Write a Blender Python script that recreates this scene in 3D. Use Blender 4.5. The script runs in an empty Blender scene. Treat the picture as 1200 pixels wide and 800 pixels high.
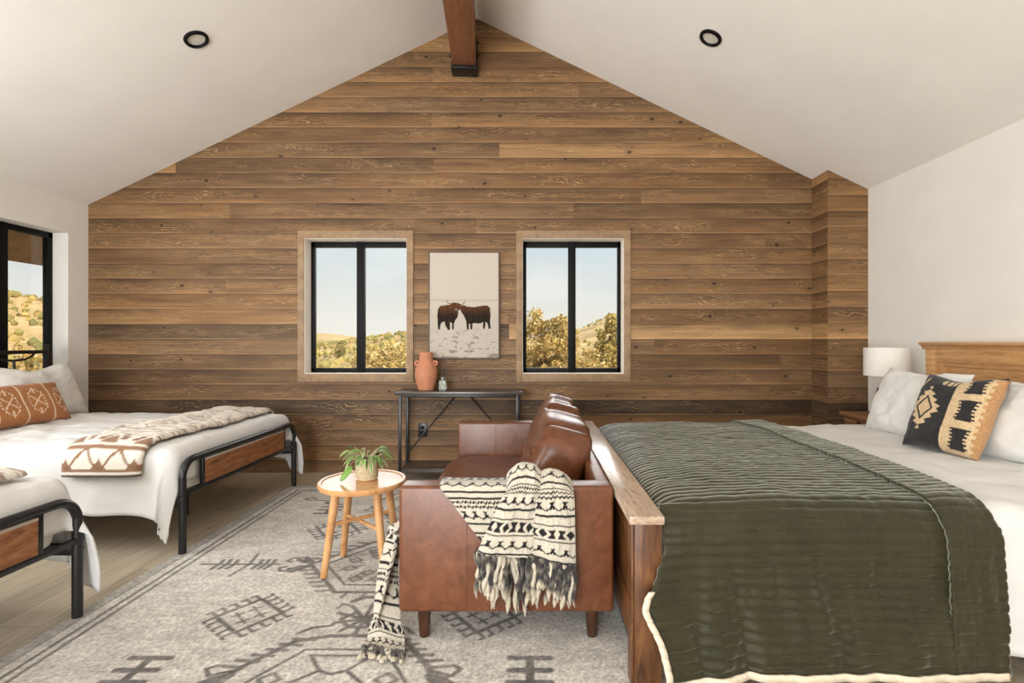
import bpy, bmesh, math, random
import numpy as np
from mathutils import Vector, Matrix
random.seed(7); rng = np.random.default_rng(7)
sc = bpy.context.scene
COL = sc.collection
PI = math.pi
CAMZ, F = 1.22, 600.0

# ------------------------------------------------------------------ helpers
def lin(c):
    return tuple((x/255/12.92 if x/255 <= .04045 else ((x/255+.055)/1.055)**2.4) for x in c)
def L4(c): return (*lin(c), 1.0)
def P(px, py, d): return ((px-624)*d/F, d, CAMZ-(py-400)*d/F)

def hash2(i, j, s):
    h = np.sin(i*127.1+j*311.7+s*74.7)*43758.5453
    return h-np.floor(h)
def vnoise(x, y, s=0):
    x = np.asarray(x, float); y = np.asarray(y, float)
    i = np.floor(x); j = np.floor(y); f = x-i; g = y-j
    f = f*f*(3-2*f); g = g*g*(3-2*g)
    a = hash2(i, j, s); b = hash2(i+1, j, s); c = hash2(i, j+1, s); d = hash2(i+1, j+1, s)
    return (a*(1-f)+b*f)*(1-g)+(c*(1-f)+d*f)*g
def fbm(x, y, s=0, o=4):
    r = 0; a = .5
    for k in range(o):
        r = r+a*(vnoise(x, y, s+k*13)-.5); x = x*2.03; y = y*2.03; a *= .5
    return r
def sstep(a, b, x):
    t = np.clip((np.asarray(x, float)-a)/(b-a), 0, 1); return t*t*(3-2*t)

def mk(name, geos, mat, parent=None, smooth=True, cols=None, attrs=None, sharp=35, mats=None, fmat=None, kind=None):
    """geos: list of (verts, faces); joins them as ONE mesh object, in world coordinates"""
    if isinstance(geos, tuple): geos = [geos]
    V = []; FF = []; off = 0
    for v, f in geos:
        v = np.asarray(v, float).reshape(-1, 3); V.append(v)
        FF += [tuple(int(i)+off for i in q) for q in f]; off += len(v)
    V = np.concatenate(V)
    if parent is not None:
        r = parent; org = np.array(r.location)
        while r.parent: r = r.parent; org = org+np.array(r.location)
    else:
        org = np.array([(V[:, 0].min()+V[:, 0].max())/2, (V[:, 1].min()+V[:, 1].max())/2, V[:, 2].min()])
    me = bpy.data.meshes.new(name); me.from_pydata((V-org).tolist(), [], FF)
    for m in (mats or [mat]): me.materials.append(m)
    if cols is not None:
        ca = me.color_attributes.new('col', 'FLOAT_COLOR', 'POINT')
        c = np.ones((len(V), 4)); c[:, :3] = cols; ca.data.foreach_set('color', c.ravel())
    for k, a in (attrs or {}).items():
        at = me.attributes.new(k, 'FLOAT', 'POINT'); at.data.foreach_set('value', np.asarray(a, float))
    if smooth:
        me.polygons.foreach_set('use_smooth', [True]*len(me.polygons))
        if sharp: me.set_sharp_from_angle(angle=math.radians(sharp))
    if fmat is not None: me.polygons.foreach_set('material_index', fmat)
    me.update()
    o = bpy.data.objects.new(name, me); COL.objects.link(o)
    if parent is not None: o.parent = parent
    else: o.location = org
    if kind: o['kind'] = kind
    return o
def tag(o, label, cat, group=None):
    o['label'] = label; o['category'] = cat
    if group: o['group'] = group
    return o
def thing(name, label, cat, loc, group=None):
    o = bpy.data.objects.new(name, None); COL.objects.link(o); o.location = loc; o.empty_display_size = .1
    return tag(o, label, cat, group)
def copy_tree(o, parent=None):
    c = o.copy(); COL.objects.link(c)
    if parent: c.parent = parent
    for ch in list(o.children): copy_tree(ch, c)
    return c
def struct(name, geos, mat, **k):
    return mk(name, geos, mat, kind='structure', **k)

def box(x0, x1, y0, y1, z0, z1, bev=0.0, seg=2, M=None):
    bm = bmesh.new(); bmesh.ops.create_cube(bm, size=1)
    for v in bm.verts:
        v.co = Vector(((x0+x1)/2+v.co.x*(x1-x0), (y0+y1)/2+v.co.y*(y1-y0), (z0+z1)/2+v.co.z*(z1-z0)))
    if bev > 0: bmesh.ops.bevel(bm, geom=bm.edges[:], offset=bev, segments=seg, profile=.5, affect='EDGES')
    if M is not None: bmesh.ops.transform(bm, matrix=M, verts=bm.verts)
    bm.verts.index_update()
    r = ([tuple(v.co) for v in bm.verts], [[v.index for v in f.verts] for f in bm.faces]); bm.free(); return r
def prism(poly, ax, a0, a1, bev=0.0):
    """extrude a 2D polygon along axis ax ('x','y','z')"""
    n = len(poly); V = []
    for a in (a0, a1):
        for p, q in poly:
            V.append({'x': (a, p, q), 'y': (p, a, q), 'z': (p, q, a)}[ax])
    Fs = [list(range(n))[::-1], list(range(n, 2*n))]+[[i, (i+1) % n, n+(i+1) % n, n+i] for i in range(n)]
    bm = bmesh.new(); vs = [bm.verts.new(v) for v in V]
    for f in Fs: bm.faces.new([vs[i] for i in f])
    bmesh.ops.recalc_face_normals(bm, faces=bm.faces)
    if bev: bmesh.ops.bevel(bm, geom=bm.edges[:], offset=bev, segments=2, profile=.5, affect='EDGES')
    bm.verts.index_update()
    r = ([tuple(v.co) for v in bm.verts], [[v.index for v in f.verts] for f in bm.faces]); bm.free(); return r
def tube(pts, r, n=10, closed=False):
    pts = [Vector(p) for p in pts]; m = len(pts)
    rad = r if hasattr(r, '__len__') else [r]*m
    V = []; Fs = []
    T = []
    for i in range(m):
        a = pts[max(i-1, 0)]; b = pts[min(i+1, m-1)]; T.append((b-a).normalized())
    up = Vector((0, 0, 1)) if abs(T[0].z) < .9 else Vector((1, 0, 0))
    N = (up-T[0]*up.dot(T[0])).normalized()
    for i in range(m):
        N = (N-T[i]*N.dot(T[i])).normalized(); B = T[i].cross(N)
        for k in range(n):
            a = 2*PI*k/n; V.append(tuple(pts[i]+(N*math.cos(a)+B*math.sin(a))*rad[i]))
    for i in range(m-1):
        for k in range(n):
            Fs.append([i*n+k, i*n+(k+1) % n, (i+1)*n+(k+1) % n, (i+1)*n+k])
    Fs.append(list(range(n))[::-1]); Fs.append([(m-1)*n+k for k in range(n)])
    return V, Fs
def lathe(prof, c=(0, 0, 0), n=32, M=None):
    V = []; Fs = []; m = len(prof)
    for r, z in prof:
        for k in range(n):
            a = 2*PI*k/n; V.append((r*math.cos(a), r*math.sin(a), z))
    for i in range(m-1):
        for k in range(n): Fs.append([i*n+k, i*n+(k+1) % n, (i+1)*n+(k+1) % n, (i+1)*n+k])
    if prof[0][0] > 1e-6: Fs.append(list(range(n))[::-1])
    if prof[-1][0] > 1e-6: Fs.append([(m-1)*n+k for k in range(n)])
    if M is not None: V = [tuple(M @ Vector(v)) for v in V]
    return [(v[0]+c[0], v[1]+c[1], v[2]+c[2]) for v in V], Fs
def gridf(nu, nv, o=0):
    i, j = np.meshgrid(np.arange(nu-1), np.arange(nv-1), indexing='ij')
    a = (i*nv+j).ravel()+o
    return np.stack([a, a+nv, a+nv+1, a+1], 1).tolist()
def sheet(X, Y, Z, th=0.0):
    """grid arrays -> (verts, faces); th>0 makes a closed two-sided cloth"""
    nu, nv = X.shape
    V = np.stack([X, Y, Z], -1)
    if th <= 0: return V.reshape(-1, 3), gridf(nu, nv)
    du = np.gradient(V, axis=0); dv = np.gradient(V, axis=1)
    N = np.cross(du, dv); N /= np.linalg.norm(N, axis=-1, keepdims=True)+1e-9
    n = nu*nv
    W = np.concatenate([V.reshape(-1, 3), (V-N*th).reshape(-1, 3)])
    Fs = gridf(nu, nv)+[q[::-1] for q in gridf(nu, nv, n)]
    def strip(idx):
        for a, b in zip(idx[:-1], idx[1:]): Fs.append([a, b, b+n, a+n])
    I = np.arange(n).reshape(nu, nv)
    strip(I[0, :].tolist()); strip(I[-1, ::-1].tolist()); strip(I[::-1, 0].tolist()); strip(I[:, -1].tolist())
    return W, Fs
def squad(n, e, size, M=None, disp=None):
    """rounded cushion from a subdivided cube (superquadric exponent e)"""
    bm = bmesh.new(); bmesh.ops.create_cube(bm, size=2)
    bmesh.ops.subdivide_edges(bm, edges=bm.edges[:], cuts=n, use_grid_fill=True)
    V = np.array([v.co[:] for v in bm.verts]); bm.verts.index_update()
    Fs = [[v.index for v in f.verts] for f in bm.faces]; bm.free()
    k = (np.abs(V)**e).sum(1)**(1/e); V = V/k[:, None]
    V = V*np.array(size)/2
    if disp: V = disp(V)
    if M is not None:
        A = np.array(M); V = V@A[:3, :3].T+A[:3, 3]
    return V, Fs
def pillow(w, h, t, M, nu=44, nv=44, pinch=.06, seed=0, wr=.01, ear=0.0, chop=0.0):
    """knife-edge pillow: local x = width, y = height, z = thickness"""
    u, v = np.meshgrid(np.linspace(-1, 1, nu), np.linspace(-1, 1, nv), indexing='ij')
    px = w/2*u*(1-pinch*(1-v**2)**1.0*np.abs(u)**3)
    py = h/2*v*(1-pinch*(1-u**2)*np.abs(v)**3)
    if chop: py = py-chop*h*np.exp(-(u/.55)**2)*sstep(-.4, 1, v)
    pz = t/2*np.power(np.clip((1-u**4)*(1-v**4), 0, 1), .55)
    nz = wr*fbm(u*3+seed, v*3, seed)*2
    py = py+.4*nz*(np.abs(v) > .8)
    A = np.stack([px, py, pz*(1+.0*nz)+nz*(pz > .002)], -1).reshape(-1, 3)
    nz2 = wr*fbm(u*3+seed+9, v*3, seed+5)*2
    B = np.stack([px, py, -pz+nz2*(pz > .002)-.0015], -1).reshape(-1, 3)
    Mx = np.array(M); V = np.concatenate([A, B]); V = V@Mx[:3, :3].T+Mx[:3, 3]
    n = nu*nv; Fs = gridf(nu, nv)+[q[::-1] for q in gridf(nu, nv, n)]
    I = np.arange(n).reshape(nu, nv)
    for idx in (I[0, :], I[-1, ::-1], I[::-1, 0], I[:, -1]):
        idx = idx.tolist()
        for a, b in zip(idx[:-1], idx[1:]): Fs.append([a, b, b+n, a+n])
    return (V, Fs), np.concatenate([u.ravel(), u.ravel()]), np.concatenate([v.ravel(), v.ravel()])
def frame_m(o, xa, ya):
    x = Vector(xa).normalized(); y = Vector(ya); y = (y-x*y.dot(x)).normalized(); z = x.cross(y)
    return Matrix(((x.x, y.x, z.x, o[0]), (x.y, y.y, z.y, o[1]), (x.z, y.z, z.z, o[2]), (0, 0, 0, 1)))

# ------------------------------------------------------------------ materials
class NT:
    def __init__(s, name):
        s.m = bpy.data.materials.new(name); s.m.use_nodes = True; s.t = s.m.node_tree
        s.b = s.t.nodes['Principled BSDF']; s.out = s.t.nodes['Material Output']
    def n(s, ty, **k):
        nd = s.t.nodes.new(ty)
        for a, v in k.items():
            if a.startswith('i_'): nd.inputs[a[2:].replace('_', ' ')].default_value = v
            else: setattr(nd, a, v)
        return nd
    def l(s, a, b): s.t.links.new(a, b)
    def ramp(s, fac, stops, interp='LINEAR'):
        r = s.n('ShaderNodeValToRGB'); cr = r.color_ramp; cr.interpolation = interp
        while len(cr.elements) > 1: cr.elements.remove(cr.elements[-1])
        cr.elements[0].position = stops[0][0]; cr.elements[0].color = stops[0][1]
        for p, c in stops[1:]:
            e = cr.elements.new(p); e.color = c
        s.l(fac, r.inputs[0]); return r.outputs[0]
    def mix(s, fac, a, b, mode='MIX'):
        m = s.n('ShaderNodeMix', data_type='RGBA', blend_type=mode, clamp_result=False)
        for sk, v in ((m.inputs[0], fac), (m.inputs[6], a), (m.inputs[7], b)):
            if hasattr(v, 'is_linked'): s.l(v, sk)
            else: sk.default_value = v
        return m.outputs[2]
    def math(s, op, a, b=None, c=None):
        m = s.n('ShaderNodeMath', operation=op)
        for i, v in enumerate((a, b, c)):
            if v is None: continue
            if hasattr(v, 'is_linked'): s.l(v, m.inputs[i])
            else: m.inputs[i].default_value = v
        return m.outputs[0]
    def coord(s, scale=(1, 1, 1), rot=(0, 0, 0), off=None):
        tc = s.n('ShaderNodeTexCoord'); mp = s.n('ShaderNodeMapping')
        mp.inputs['Scale'].default_value = scale; mp.inputs['Rotation'].default_value = rot
        src = tc.outputs['Object']
        if off is not None:
            va = s.n('ShaderNodeVectorMath', operation='ADD'); s.l(src, va.inputs[0]); s.l(off, va.inputs[1]); src = va.outputs[0]
        s.l(src, mp.inputs[0]); return mp.outputs[0]
    def noise(s, vec, scale=5, detail=4, rough=.55, dist=0):
        n = s.n('ShaderNodeTexNoise'); n.inputs['Scale'].default_value = scale; n.inputs['Detail'].default_value = detail
        n.inputs['Roughness'].default_value = rough; n.inputs['Distortion'].default_value = dist
        if vec is not None: s.l(vec, n.inputs['Vector'])
        return n.outputs[0]
    def bump(s, h, strength=.3, dist=.01):
        b = s.n('ShaderNodeBump'); b.inputs['Strength'].default_value = strength; b.inputs['Distance'].default_value = dist
        s.l(h, b.inputs['Height']); s.l(b.outputs[0], s.b.inputs['Normal'])
    def set(s, **k):
        for a, v in k.items():
            sk = s.b.inputs[a.replace('_', ' ')]
            if hasattr(v, 'is_linked'): s.l(v, sk)
            else: sk.default_value = v
        return s

def simple(name, c, rough=.6, var=.08, nscale=12, bump=0.0, bscale=60, metallic=0.0, spec=.5, scale=(1, 1, 1), sheen=0):
    t = NT(name); v = t.coord(scale)
    n = t.noise(v, nscale)
    a = L4([x*(1-var) for x in c]); b = L4([min(255, x*(1+var)) for x in c])
    t.set(Base_Color=t.ramp(n, [(.3, a), (.7, b)]), Roughness=rough, Metallic=metallic)
    t.b.inputs['Specular IOR Level'].default_value = spec
    if sheen: t.b.inputs['Sheen Weight'].default_value = sheen
    if bump: t.bump(t.noise(v, bscale, 3), bump, .003)
    return t.m
def vcol(name, rough=.85, var=.12, nscale=120, bump=.25, bscale=300, spec=.2, sheen=.2, scale=(1, 1, 1)):
    t = NT(name); a = t.n('ShaderNodeAttribute', attribute_name='col'); v = t.coord(scale)
    n = t.noise(v, nscale, 3)
    t.set(Base_Color=t.mix(1.0, a.outputs['Color'], t.ramp(n, [(.25, (1-var*2, 1-var*2, 1-var*2, 1)), (.75, (1+var, 1+var, 1+var, 1))]), 'MULTIPLY'), Roughness=rough)
    t.b.inputs['Specular IOR Level'].default_value = spec
    t.b.inputs['Sheen Weight'].default_value = sheen
    if bump: t.bump(t.noise(v, bscale, 2), bump, .002)
    return t.m
def wood(name, dark, mid, light, scale=(1, 1, 1), rough=.45, knots=True, gs=1.0, bump=.12, coat=0.0):
    """grain runs along object x after scale/rot"""
    t = NT(name); v = t.coord(scale)
    g = t.noise(v, 9*gs, 6, .6, 1.2)
    w = t.n('ShaderNodeTexWave', wave_type='BANDS', bands_direction='Z'); t.l(v, w.inputs[0])
    w.inputs['Scale'].default_value = 1.5*gs; w.inputs['Distortion'].default_value = 9; w.inputs['Detail'].default_value = 3; w.inputs['Detail Scale'].default_value = .8
    f = t.mix(.13, g, w.outputs[0])
    c = t.ramp(f, [(.25, L4(dark)), (.5, L4(mid)), (.75, L4(light))])
    if knots:
        vo = t.n('ShaderNodeTexVoronoi'); t.l(t.coord(tuple(s*.8 for s in scale)), vo.inputs['Vector']); vo.inputs['Scale'].default_value = 2.2*gs
        k = t.ramp(vo.outputs[0], [(.05, (1, 1, 1, 1)), (.16, (0, 0, 0, 1))])
        c = t.mix(t.math('MULTIPLY', k, .75), c, L4([x*.45 for x in dark]))
    t.set(Base_Color=c, Roughness=rough); t.b.inputs['Coat Weight'].default_value = coat
    if bump: t.bump(g, bump, .003)
    return t.m

def plank_wall_mat():
    t = NT('stained_planks')
    tone = t.n('ShaderNodeAttribute', attribute_name='tone').outputs['Fac']
    hue = t.n('ShaderNodeAttribute', attribute_name='hue').outputs['Fac']
    edge = t.n('ShaderNodeAttribute', attribute_name='edge').outputs['Fac']
    seed = t.n('ShaderNodeAttribute', attribute_name='seed').outputs['Fac']
    cb = t.n('ShaderNodeCombineXYZ'); t.l(seed, cb.inputs[0]); t.l(t.math('MULTIPLY', seed, 3.7), cb.inputs[1]); t.l(t.math('MULTIPLY', seed, 1.3), cb.inputs[2])
    tcx = t.n('ShaderNodeTexCoord'); sx = t.n('ShaderNodeSeparateXYZ'); t.l(tcx.outputs['Object'], sx.inputs[0])
    along = t.math('ADD', t.math('ADD', sx.outputs[0], sx.outputs[1]), seed)
    def v2d(ax, az, off=0.0):
        q = t.n('ShaderNodeCombineXYZ'); t.l(t.math('MULTIPLY', along, ax), q.inputs[0]); t.l(t.math('MULTIPLY', sx.outputs[2], az), q.inputs[1]); t.l(t.math('ADD', seed, off), q.inputs[2]); return q.outputs[0]
    streak = t.noise(v2d(1.1, 22), 1.3, 5, .62, .6)
    fine = t.noise(v2d(9, 120), 1.0, 5, .7, .5)
    low = t.noise(v2d(1.0, 1.0, 7), 1.1, 2, .5)
    base = t.ramp(tone, [(0, L4((52, 38, 27))), (.3, L4((86, 63, 41))), (.55, L4((115, 84, 53))), (.8, L4((142, 107, 70))), (1, L4((174, 138, 94)))])
    base = t.mix(t.math('MULTIPLY', hue, .4), base, L4((116, 96, 78)))
    # stain deeper along the upper part of many boards
    gr = t.math('MULTIPLY', t.math('SUBTRACT', edge, .42), t.ramp(low, [(.34, (-.12, -.12, -.12, 1)), (.5, (.45, .45, .45, 1)), (.66, (.85, .85, .85, 1))]))
    f = t.math('SUBTRACT', t.math('ADD', streak, t.math('MULTIPLY', fine, .4)), t.math('MULTIPLY', gr, .62))
    c = t.mix(1.0, base, t.ramp(f, [(.30, (.34, .31, .28, 1)), (.56, (.76, .74, .72, 1)), (.76, (1.08, 1.07, 1.05, 1)), (1.0, (1.6, 1.56, 1.46, 1))]), 'MULTIPLY')
    # cathedral grain: contour lines of a warped cross-board coordinate
    wp = t.noise(v2d(2.4, 3.0, 3), 1.0, 3, .55, .8); wp2 = t.noise(v2d(16, 46, 5), 1.0, 3, .6)
    g_ = t.math('ADD', t.math('SUBTRACT', edge, .5), t.math('MULTIPLY', t.math('SUBTRACT', wp, .5), 1.5))
    ph = t.math('FRACT', t.math('ADD', t.math('MULTIPLY', t.math('ABSOLUTE', g_), 8.0), t.math('MULTIPLY', wp2, .9)))
    msk = t.ramp(t.noise(v2d(1.3, 2.2, 9), 1.0, 2, .5), [(.36, (0, 0, 0, 1)), (.54, (1, 1, 1, 1))])
    near = t.ramp(t.math('ABSOLUTE', g_), [(.12, (1, 1, 1, 1)), (.40, (0, 0, 0, 1))])
    pale = t.math('MULTIPLY', t.math('MULTIPLY', t.ramp(ph, [(.70, (0, 0, 0, 1)), (.86, (1, 1, 1, 1)), (1, (.2, .2, .2, 1))]), near), msk)
    darkl = t.math('MULTIPLY', t.math('MULTIPLY', t.ramp(ph, [(0, (1, 1, 1, 1)), (.18, (0, 0, 0, 1))]), near), t.math('ADD', t.math('MULTIPLY', msk, .6), .25))
    brk = t.ramp(t.noise(v2d(11, 70, 2), 1.0, 3, .6), [(.40, (0, 0, 0, 1)), (.58, (1, 1, 1, 1))])
    c = t.mix(t.math('MULTIPLY', t.math('MULTIPLY', pale, brk), .72), c, L4((216, 180, 130)))
    c = t.mix(t.math('MULTIPLY', darkl, .55), c, L4((58, 39, 26)))
    # slanting saw marks
    sv = t.n('ShaderNodeTexWave', wave_type='BANDS', bands_direction='X'); t.l(t.coord((1, 1, 1), rot=(0, .5, 0)), sv.inputs[0])
    sv.inputs['Scale'].default_value = 22; sv.inputs['Distortion'].default_value = 2.5; sv.inputs['Detail'].default_value = 2
    sm = t.ramp(t.noise(v2d(1.2, 3, 4), 1.0, 2), [(.46, (0, 0, 0, 1)), (.62, (1, 1, 1, 1))])
    c = t.mix(t.math('MULTIPLY', t.math('MULTIPLY', t.ramp(sv.outputs[0], [(.6, (0, 0, 0, 1)), (.95, (1, 1, 1, 1))]), sm), .24), c, L4((196, 160, 116)))
    # knots with a dark heart and a soft halo
    vo = t.n('ShaderNodeTexVoronoi', voronoi_dimensions='2D'); t.l(v2d(2.3, 3.3), vo.inputs['Vector']); vo.inputs['Scale'].default_value = 1.0
    sc_ = t.n('ShaderNodeSeparateColor'); t.l(vo.outputs['Color'], sc_.inputs[0])
    pick = t.ramp(sc_.outputs[0], [(.50, (0, 0, 0, 1)), (.54, (1, 1, 1, 1))])
    dd = t.math('DIVIDE', vo.outputs[0], t.math('ADD', t.math('MULTIPLY', sc_.outputs[1], .9), .45))
    kn = t.ramp(dd, [(.022, (1, 1, 1, 1)), (.046, (.4, .4, .4, 1)), (.12, (0, 0, 0, 1))])
    ring = t.ramp(dd, [(.05, (0, 0, 0, 1)), (.062, (1, 1, 1, 1)), (.075, (0, 0, 0, 1))])
    c = t.mix(t.math('MULTIPLY', t.math('MULTIPLY', ring, pick), .3), c, L4((206, 168, 120)))
    c = t.mix(t.math('MULTIPLY', t.math('MULTIPLY', kn, pick), .85), c, L4((46, 29, 19)))
    # board joints: bevel highlight painted as a pale edge, painted shadow line above
    jm = t.ramp(t.noise(v2d(1.6, 6, 11), 1.0, 3), [(.40, (.1, .1, .1, 1)), (.62, (1, 1, 1, 1))])
    ed = t.ramp(edge, [(.0, (1, 1, 1, 1)), (.035, (.75, .75, .75, 1)), (.07, (0, 0, 0, 1))])
    c = t.mix(t.math('MULTIPLY', t.math('MULTIPLY', ed, jm), .5), c, L4((204, 166, 120)))
    ed2 = t.ramp(edge, [(.92, (0, 0, 0, 1)), (.97, (1, 1, 1, 1))])
    c = t.mix(t.math('MULTIPLY', ed2, .55), c, L4((54, 38, 26)))
    t.set(Base_Color=c, Roughness=t.ramp(fine, [(.3, (.5, .5, .5, 1)), (.7, (.7, .7, .7, 1))]))
    t.b.inputs['Specular IOR Level'].default_value = .35
    h = t.math('ADD', fine, t.math('MULTIPLY', streak, .6))
    t.bump(h, .18, .004)
    return t.m

def floor_mat():
    t = NT('greige_floor_planks'); v = t.coord((1, 1, 1), rot=(0, 0, PI/2))
    br = t.n('ShaderNodeTexBrick', offset=.37, squash=1.0); t.l(v, br.inputs['Vector'])
    br.inputs['Scale'].default_value = 1; br.inputs['Brick Width'].default_value = 1.5; br.inputs['Row Height'].default_value = .19
    br.inputs['Mortar Size'].default_value = .0016; br.inputs['Mortar Smooth'].default_value = .1
    br.inputs['Color1'].default_value = (.15, .15, .15, 1); br.inputs['Color2'].default_value = (.85, .85, .85, 1); br.inputs['Mortar'].default_value = (.3, .3, .3, 1)
    g = t.noise(t.coord((9, .7, 1)), 4, 6, .62, .8)
    f = t.mix(.42, g, br.outputs[0])
    c = t.ramp(f, [(.2, L4((138, 126, 108))), (.45, L4((182, 168, 146))), (.62, L4((204, 190, 168))), (.85, L4((222, 210, 190)))])
    c = t.mix(t.math('MULTIPLY', br.outputs['Fac'], .6), c, L4((84, 72, 58)))
    t.set(Base_Color=c, Roughness=.42); t.bump(g, .06, .003); return t.m

def leather_mat():
    t = NT('cognac_leather'); v = t.coord()
    n = t.noise(v, 7, 5, .62, 1.5); n2 = t.noise(v, 26, 4, .6, 1.0)
    f = t.mix(.4, n, n2)
    c = t.ramp(f, [(.3, L4((80, 44, 25))), (.5, L4((102, 59, 35))), (.7, L4((124, 77, 49)))])
    t.set(Base_Color=c, Roughness=t.ramp(n2, [(.3, (.31, .31, .31, 1)), (.7, (.38, .38, .38, 1))]))
    t.b.inputs['Specular IOR Level'].default_value = .55
    t.bump(t.noise(v, 220, 3, .6), .10, .001); return t.m
def quilt_mat():
    t = NT('olive_velvet_quilt'); v = t.coord()
    n = t.noise(v, 5, 4, .6, .5)
    c = t.ramp(n, [(.3, L4((37, 34, 14))), (.7, L4((50, 46, 21)))])
    lw = t.n('ShaderNodeLayerWeight'); lw.inputs[0].default_value = .35
    t.set(Base_Color=c, Roughness=.56)
    t.b.inputs['Sheen Weight'].default_value = .75; t.b.inputs['Sheen Roughness'].default_value = .38
    t.b.inputs['Sheen Tint'].default_value = (.82, .84, .72, 1)
    t.b.inputs['Specular IOR Level'].default_value = .32
    t.bump(t.noise(t.coord((1, 1, 1)), 90, 3, .6, .5), .25, .003); return t.m
def glass_mat():
    t = NT('window_glass')
    tr = t.n('ShaderNodeBsdfTransparent'); gl = t.n('ShaderNodeBsdfGlossy'); gl.inputs['Roughness'].default_value = .02
    fr = t.n('ShaderNodeFresnel'); fr.inputs[0].default_value = 1.25
    mx = t.n('ShaderNodeMixShader'); t.l(fr.outputs[0], mx.inputs[0]); t.l(tr.outputs[0], mx.inputs[1]); t.l(gl.outputs[0], mx.inputs[2])
    t.l(mx.outputs[0], t.out.inputs[0]); return t.m
def terrain_mat():
    t = NT('dry_hillside'); v = t.coord()
    n = t.noise(v, .09, 8, .68); n2 = t.noise(v, .9, 6, .7)
    f = t.mix(.5, n, n2)
    c = t.ramp(f, [(.38, L4((112, 106, 66))), (.46, L4((184, 152, 98))), (.55, L4((222, 186, 130))), (.7, L4((236, 204, 156)))])
    t.set(Base_Color=c, Roughness=.95); t.b.inputs['Specular IOR Level'].default_value = .1; return t.m

MT = dict(
    wall=simple('white_wall_paint', (232, 229, 223), .8, .01, 3, .03, 200, spec=.2),
    ceil=simple('white_ceiling_paint', (238, 235, 230), .85, .012, 2, .03, 200, spec=.2),
    planks=plank_wall_mat(), floor=floor_mat(), leather=leather_mat(), quilt=quilt_mat(), glass=glass_mat(),
    black=simple('black_window_frame', (9, 8, 8), .55, .1, 30, spec=.2),
    metal=simple('black_powder_coated_steel', (21, 21, 22), .36, .12, 40, .04, 200),
    trim=wood('pale_pine_trim', (124, 100, 74), (150, 122, 92), (168, 140, 108), (1.2, 1, 1.2), .6, False, .9),
    jamb=simple('white_window_jamb', (238, 230, 218), .7, .02, 5),
    beam=wood('walnut_stained_beam', (104, 66, 42), (136, 90, 60), (158, 110, 76), (7, .8, 7), .5, False, .9),
    eave=wood('eave_boards', (84, 62, 38), (112, 84, 52), (132, 102, 66), (1, 5, 1), .7, False),
    footpanel=wood('rustic_foot_panel', (84, 48, 26), (142, 92, 55), (176, 124, 82), (5, 1.3, 5), .45, True, .9),
    pine=wood('honey_pine_headboard', (172, 124, 76), (202, 154, 102), (220, 176, 126), (6, .9, 6), .5, False, .8),
    bench=wood('rustic_bed_foot_wood', (54, 31, 16), (94, 58, 31), (126, 84, 48), (6, 6, 1.0), .4, False, .8),
    benchtop=wood('bed_foot_top_board', (138, 116, 98), (174, 152, 132), (196, 176, 156), (7, .9, 7), .22, False, .9),  # greyed and lightened: window glare put into the board colour
    night=wood('nightstand_wood', (96, 66, 42), (130, 92, 60), (152, 112, 76), (1, 1, 6), .5, False, .9),
    stool=wood('oak_stool', (176, 126, 80), (202, 152, 102), (218, 172, 122), (1, 6, 1.2), .24, False, .8),
    linen=simple('white_linen', (222, 221, 218), .88, .015, 6, .12, 260, spec=.15, sheen=.15),
    linen2=simple('white_cotton_duvet', (217, 216, 214), .85, .012, 5, .1, 240, spec=.15, sheen=.15),
    mattress=simple('mattress_ticking', (225, 222, 216), .9, .02, 8, .1, 150),
    hem=simple('cream_hem', (214, 200, 178), .85, .04, 60, .15, 300),
    vase=simple('terracotta', (188, 126, 94), .75, .05, 14, .12, 90),
    pot=simple('speckled_pot', (188, 172, 140), .8, .09, 60, .15, 120),
    saucer=simple('cream_saucer', (226, 206, 168), .5, .04, 30),
    soil=simple('soil', (50, 38, 28), .95, .2, 60, .4, 90),
    leaf=vcol('variegated_leaf', .42, .08, 40, 0, spec=.5, sheen=0),
    throw=vcol('woven_throw', .95, .16, 160, .7, 190, sheen=.3),
    bthrow=vcol('brown_pattern_throw', .92, .06, 160, .4, 220, sheen=.2),
    rug=vcol('woven_rug', .98, .2, 75, .5, 220, spec=.05, sheen=.15),
    kilim=vcol('kilim_cushion', .95, .18, 120, .5, 200),
    ochre=vcol('ochre_cushion', .92, .08, 120, .4, 220),
    print=vcol('photo_print', .75, .03, 90, 0, spec=.15, sheen=0),
    tabletop=simple('charcoal_tabletop', (66, 58, 52), .3, .1, 20, spec=.6),
    outlet=simple('black_plastic', (26, 25, 25), .35, .05, 20),
    shade=simple('white_lamp_shade', (236, 233, 226), .9, .02, 80, .1, 300),
    lens=simple('frosted_lens', (214, 212, 204), .4, .02, 20),
    darkleg=wood('walnut_leg', (44, 25, 15), (66, 38, 22), (84, 50, 30), (8, 8, 1), .35, False),
    terrain=terrain_mat(),
    tree=vcol('juniper_foliage', .9, .1, 8, 0, sheen=0),
    bark=simple('bark', (92, 72, 52), .9, .2, 20, .4, 40),
    reed=simple('dark_reed', (46, 36, 30), .7, .1, 40),
    roof=simple('roofing', (110, 96, 82), .9, .08, 5),
)
_t = NT('clear_bottle_glass'); _t.set(Base_Color=(.86, .93, .88, 1), Roughness=.06); _t.b.inputs['Transmission Weight'].default_value = .75; MT['bottle'] = _t.m
_t = NT('shade_fabric'); _t.set(Base_Color=L4((238, 235, 228)), Roughness=.9); _t.b.inputs['Transmission Weight'].default_value = 0; 

# ------------------------------------------------------------------ room shell
XL, XR, XRIDGE = -4.13, 2.95, -.52
YB, YR = 4.76, -3.2
ZL, ZRIDGE, SL = 2.49, 4.22, .479
def zc(x): return ZRIDGE-SL*abs(x-XRIDGE)
ZRW = zc(XR)

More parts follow.
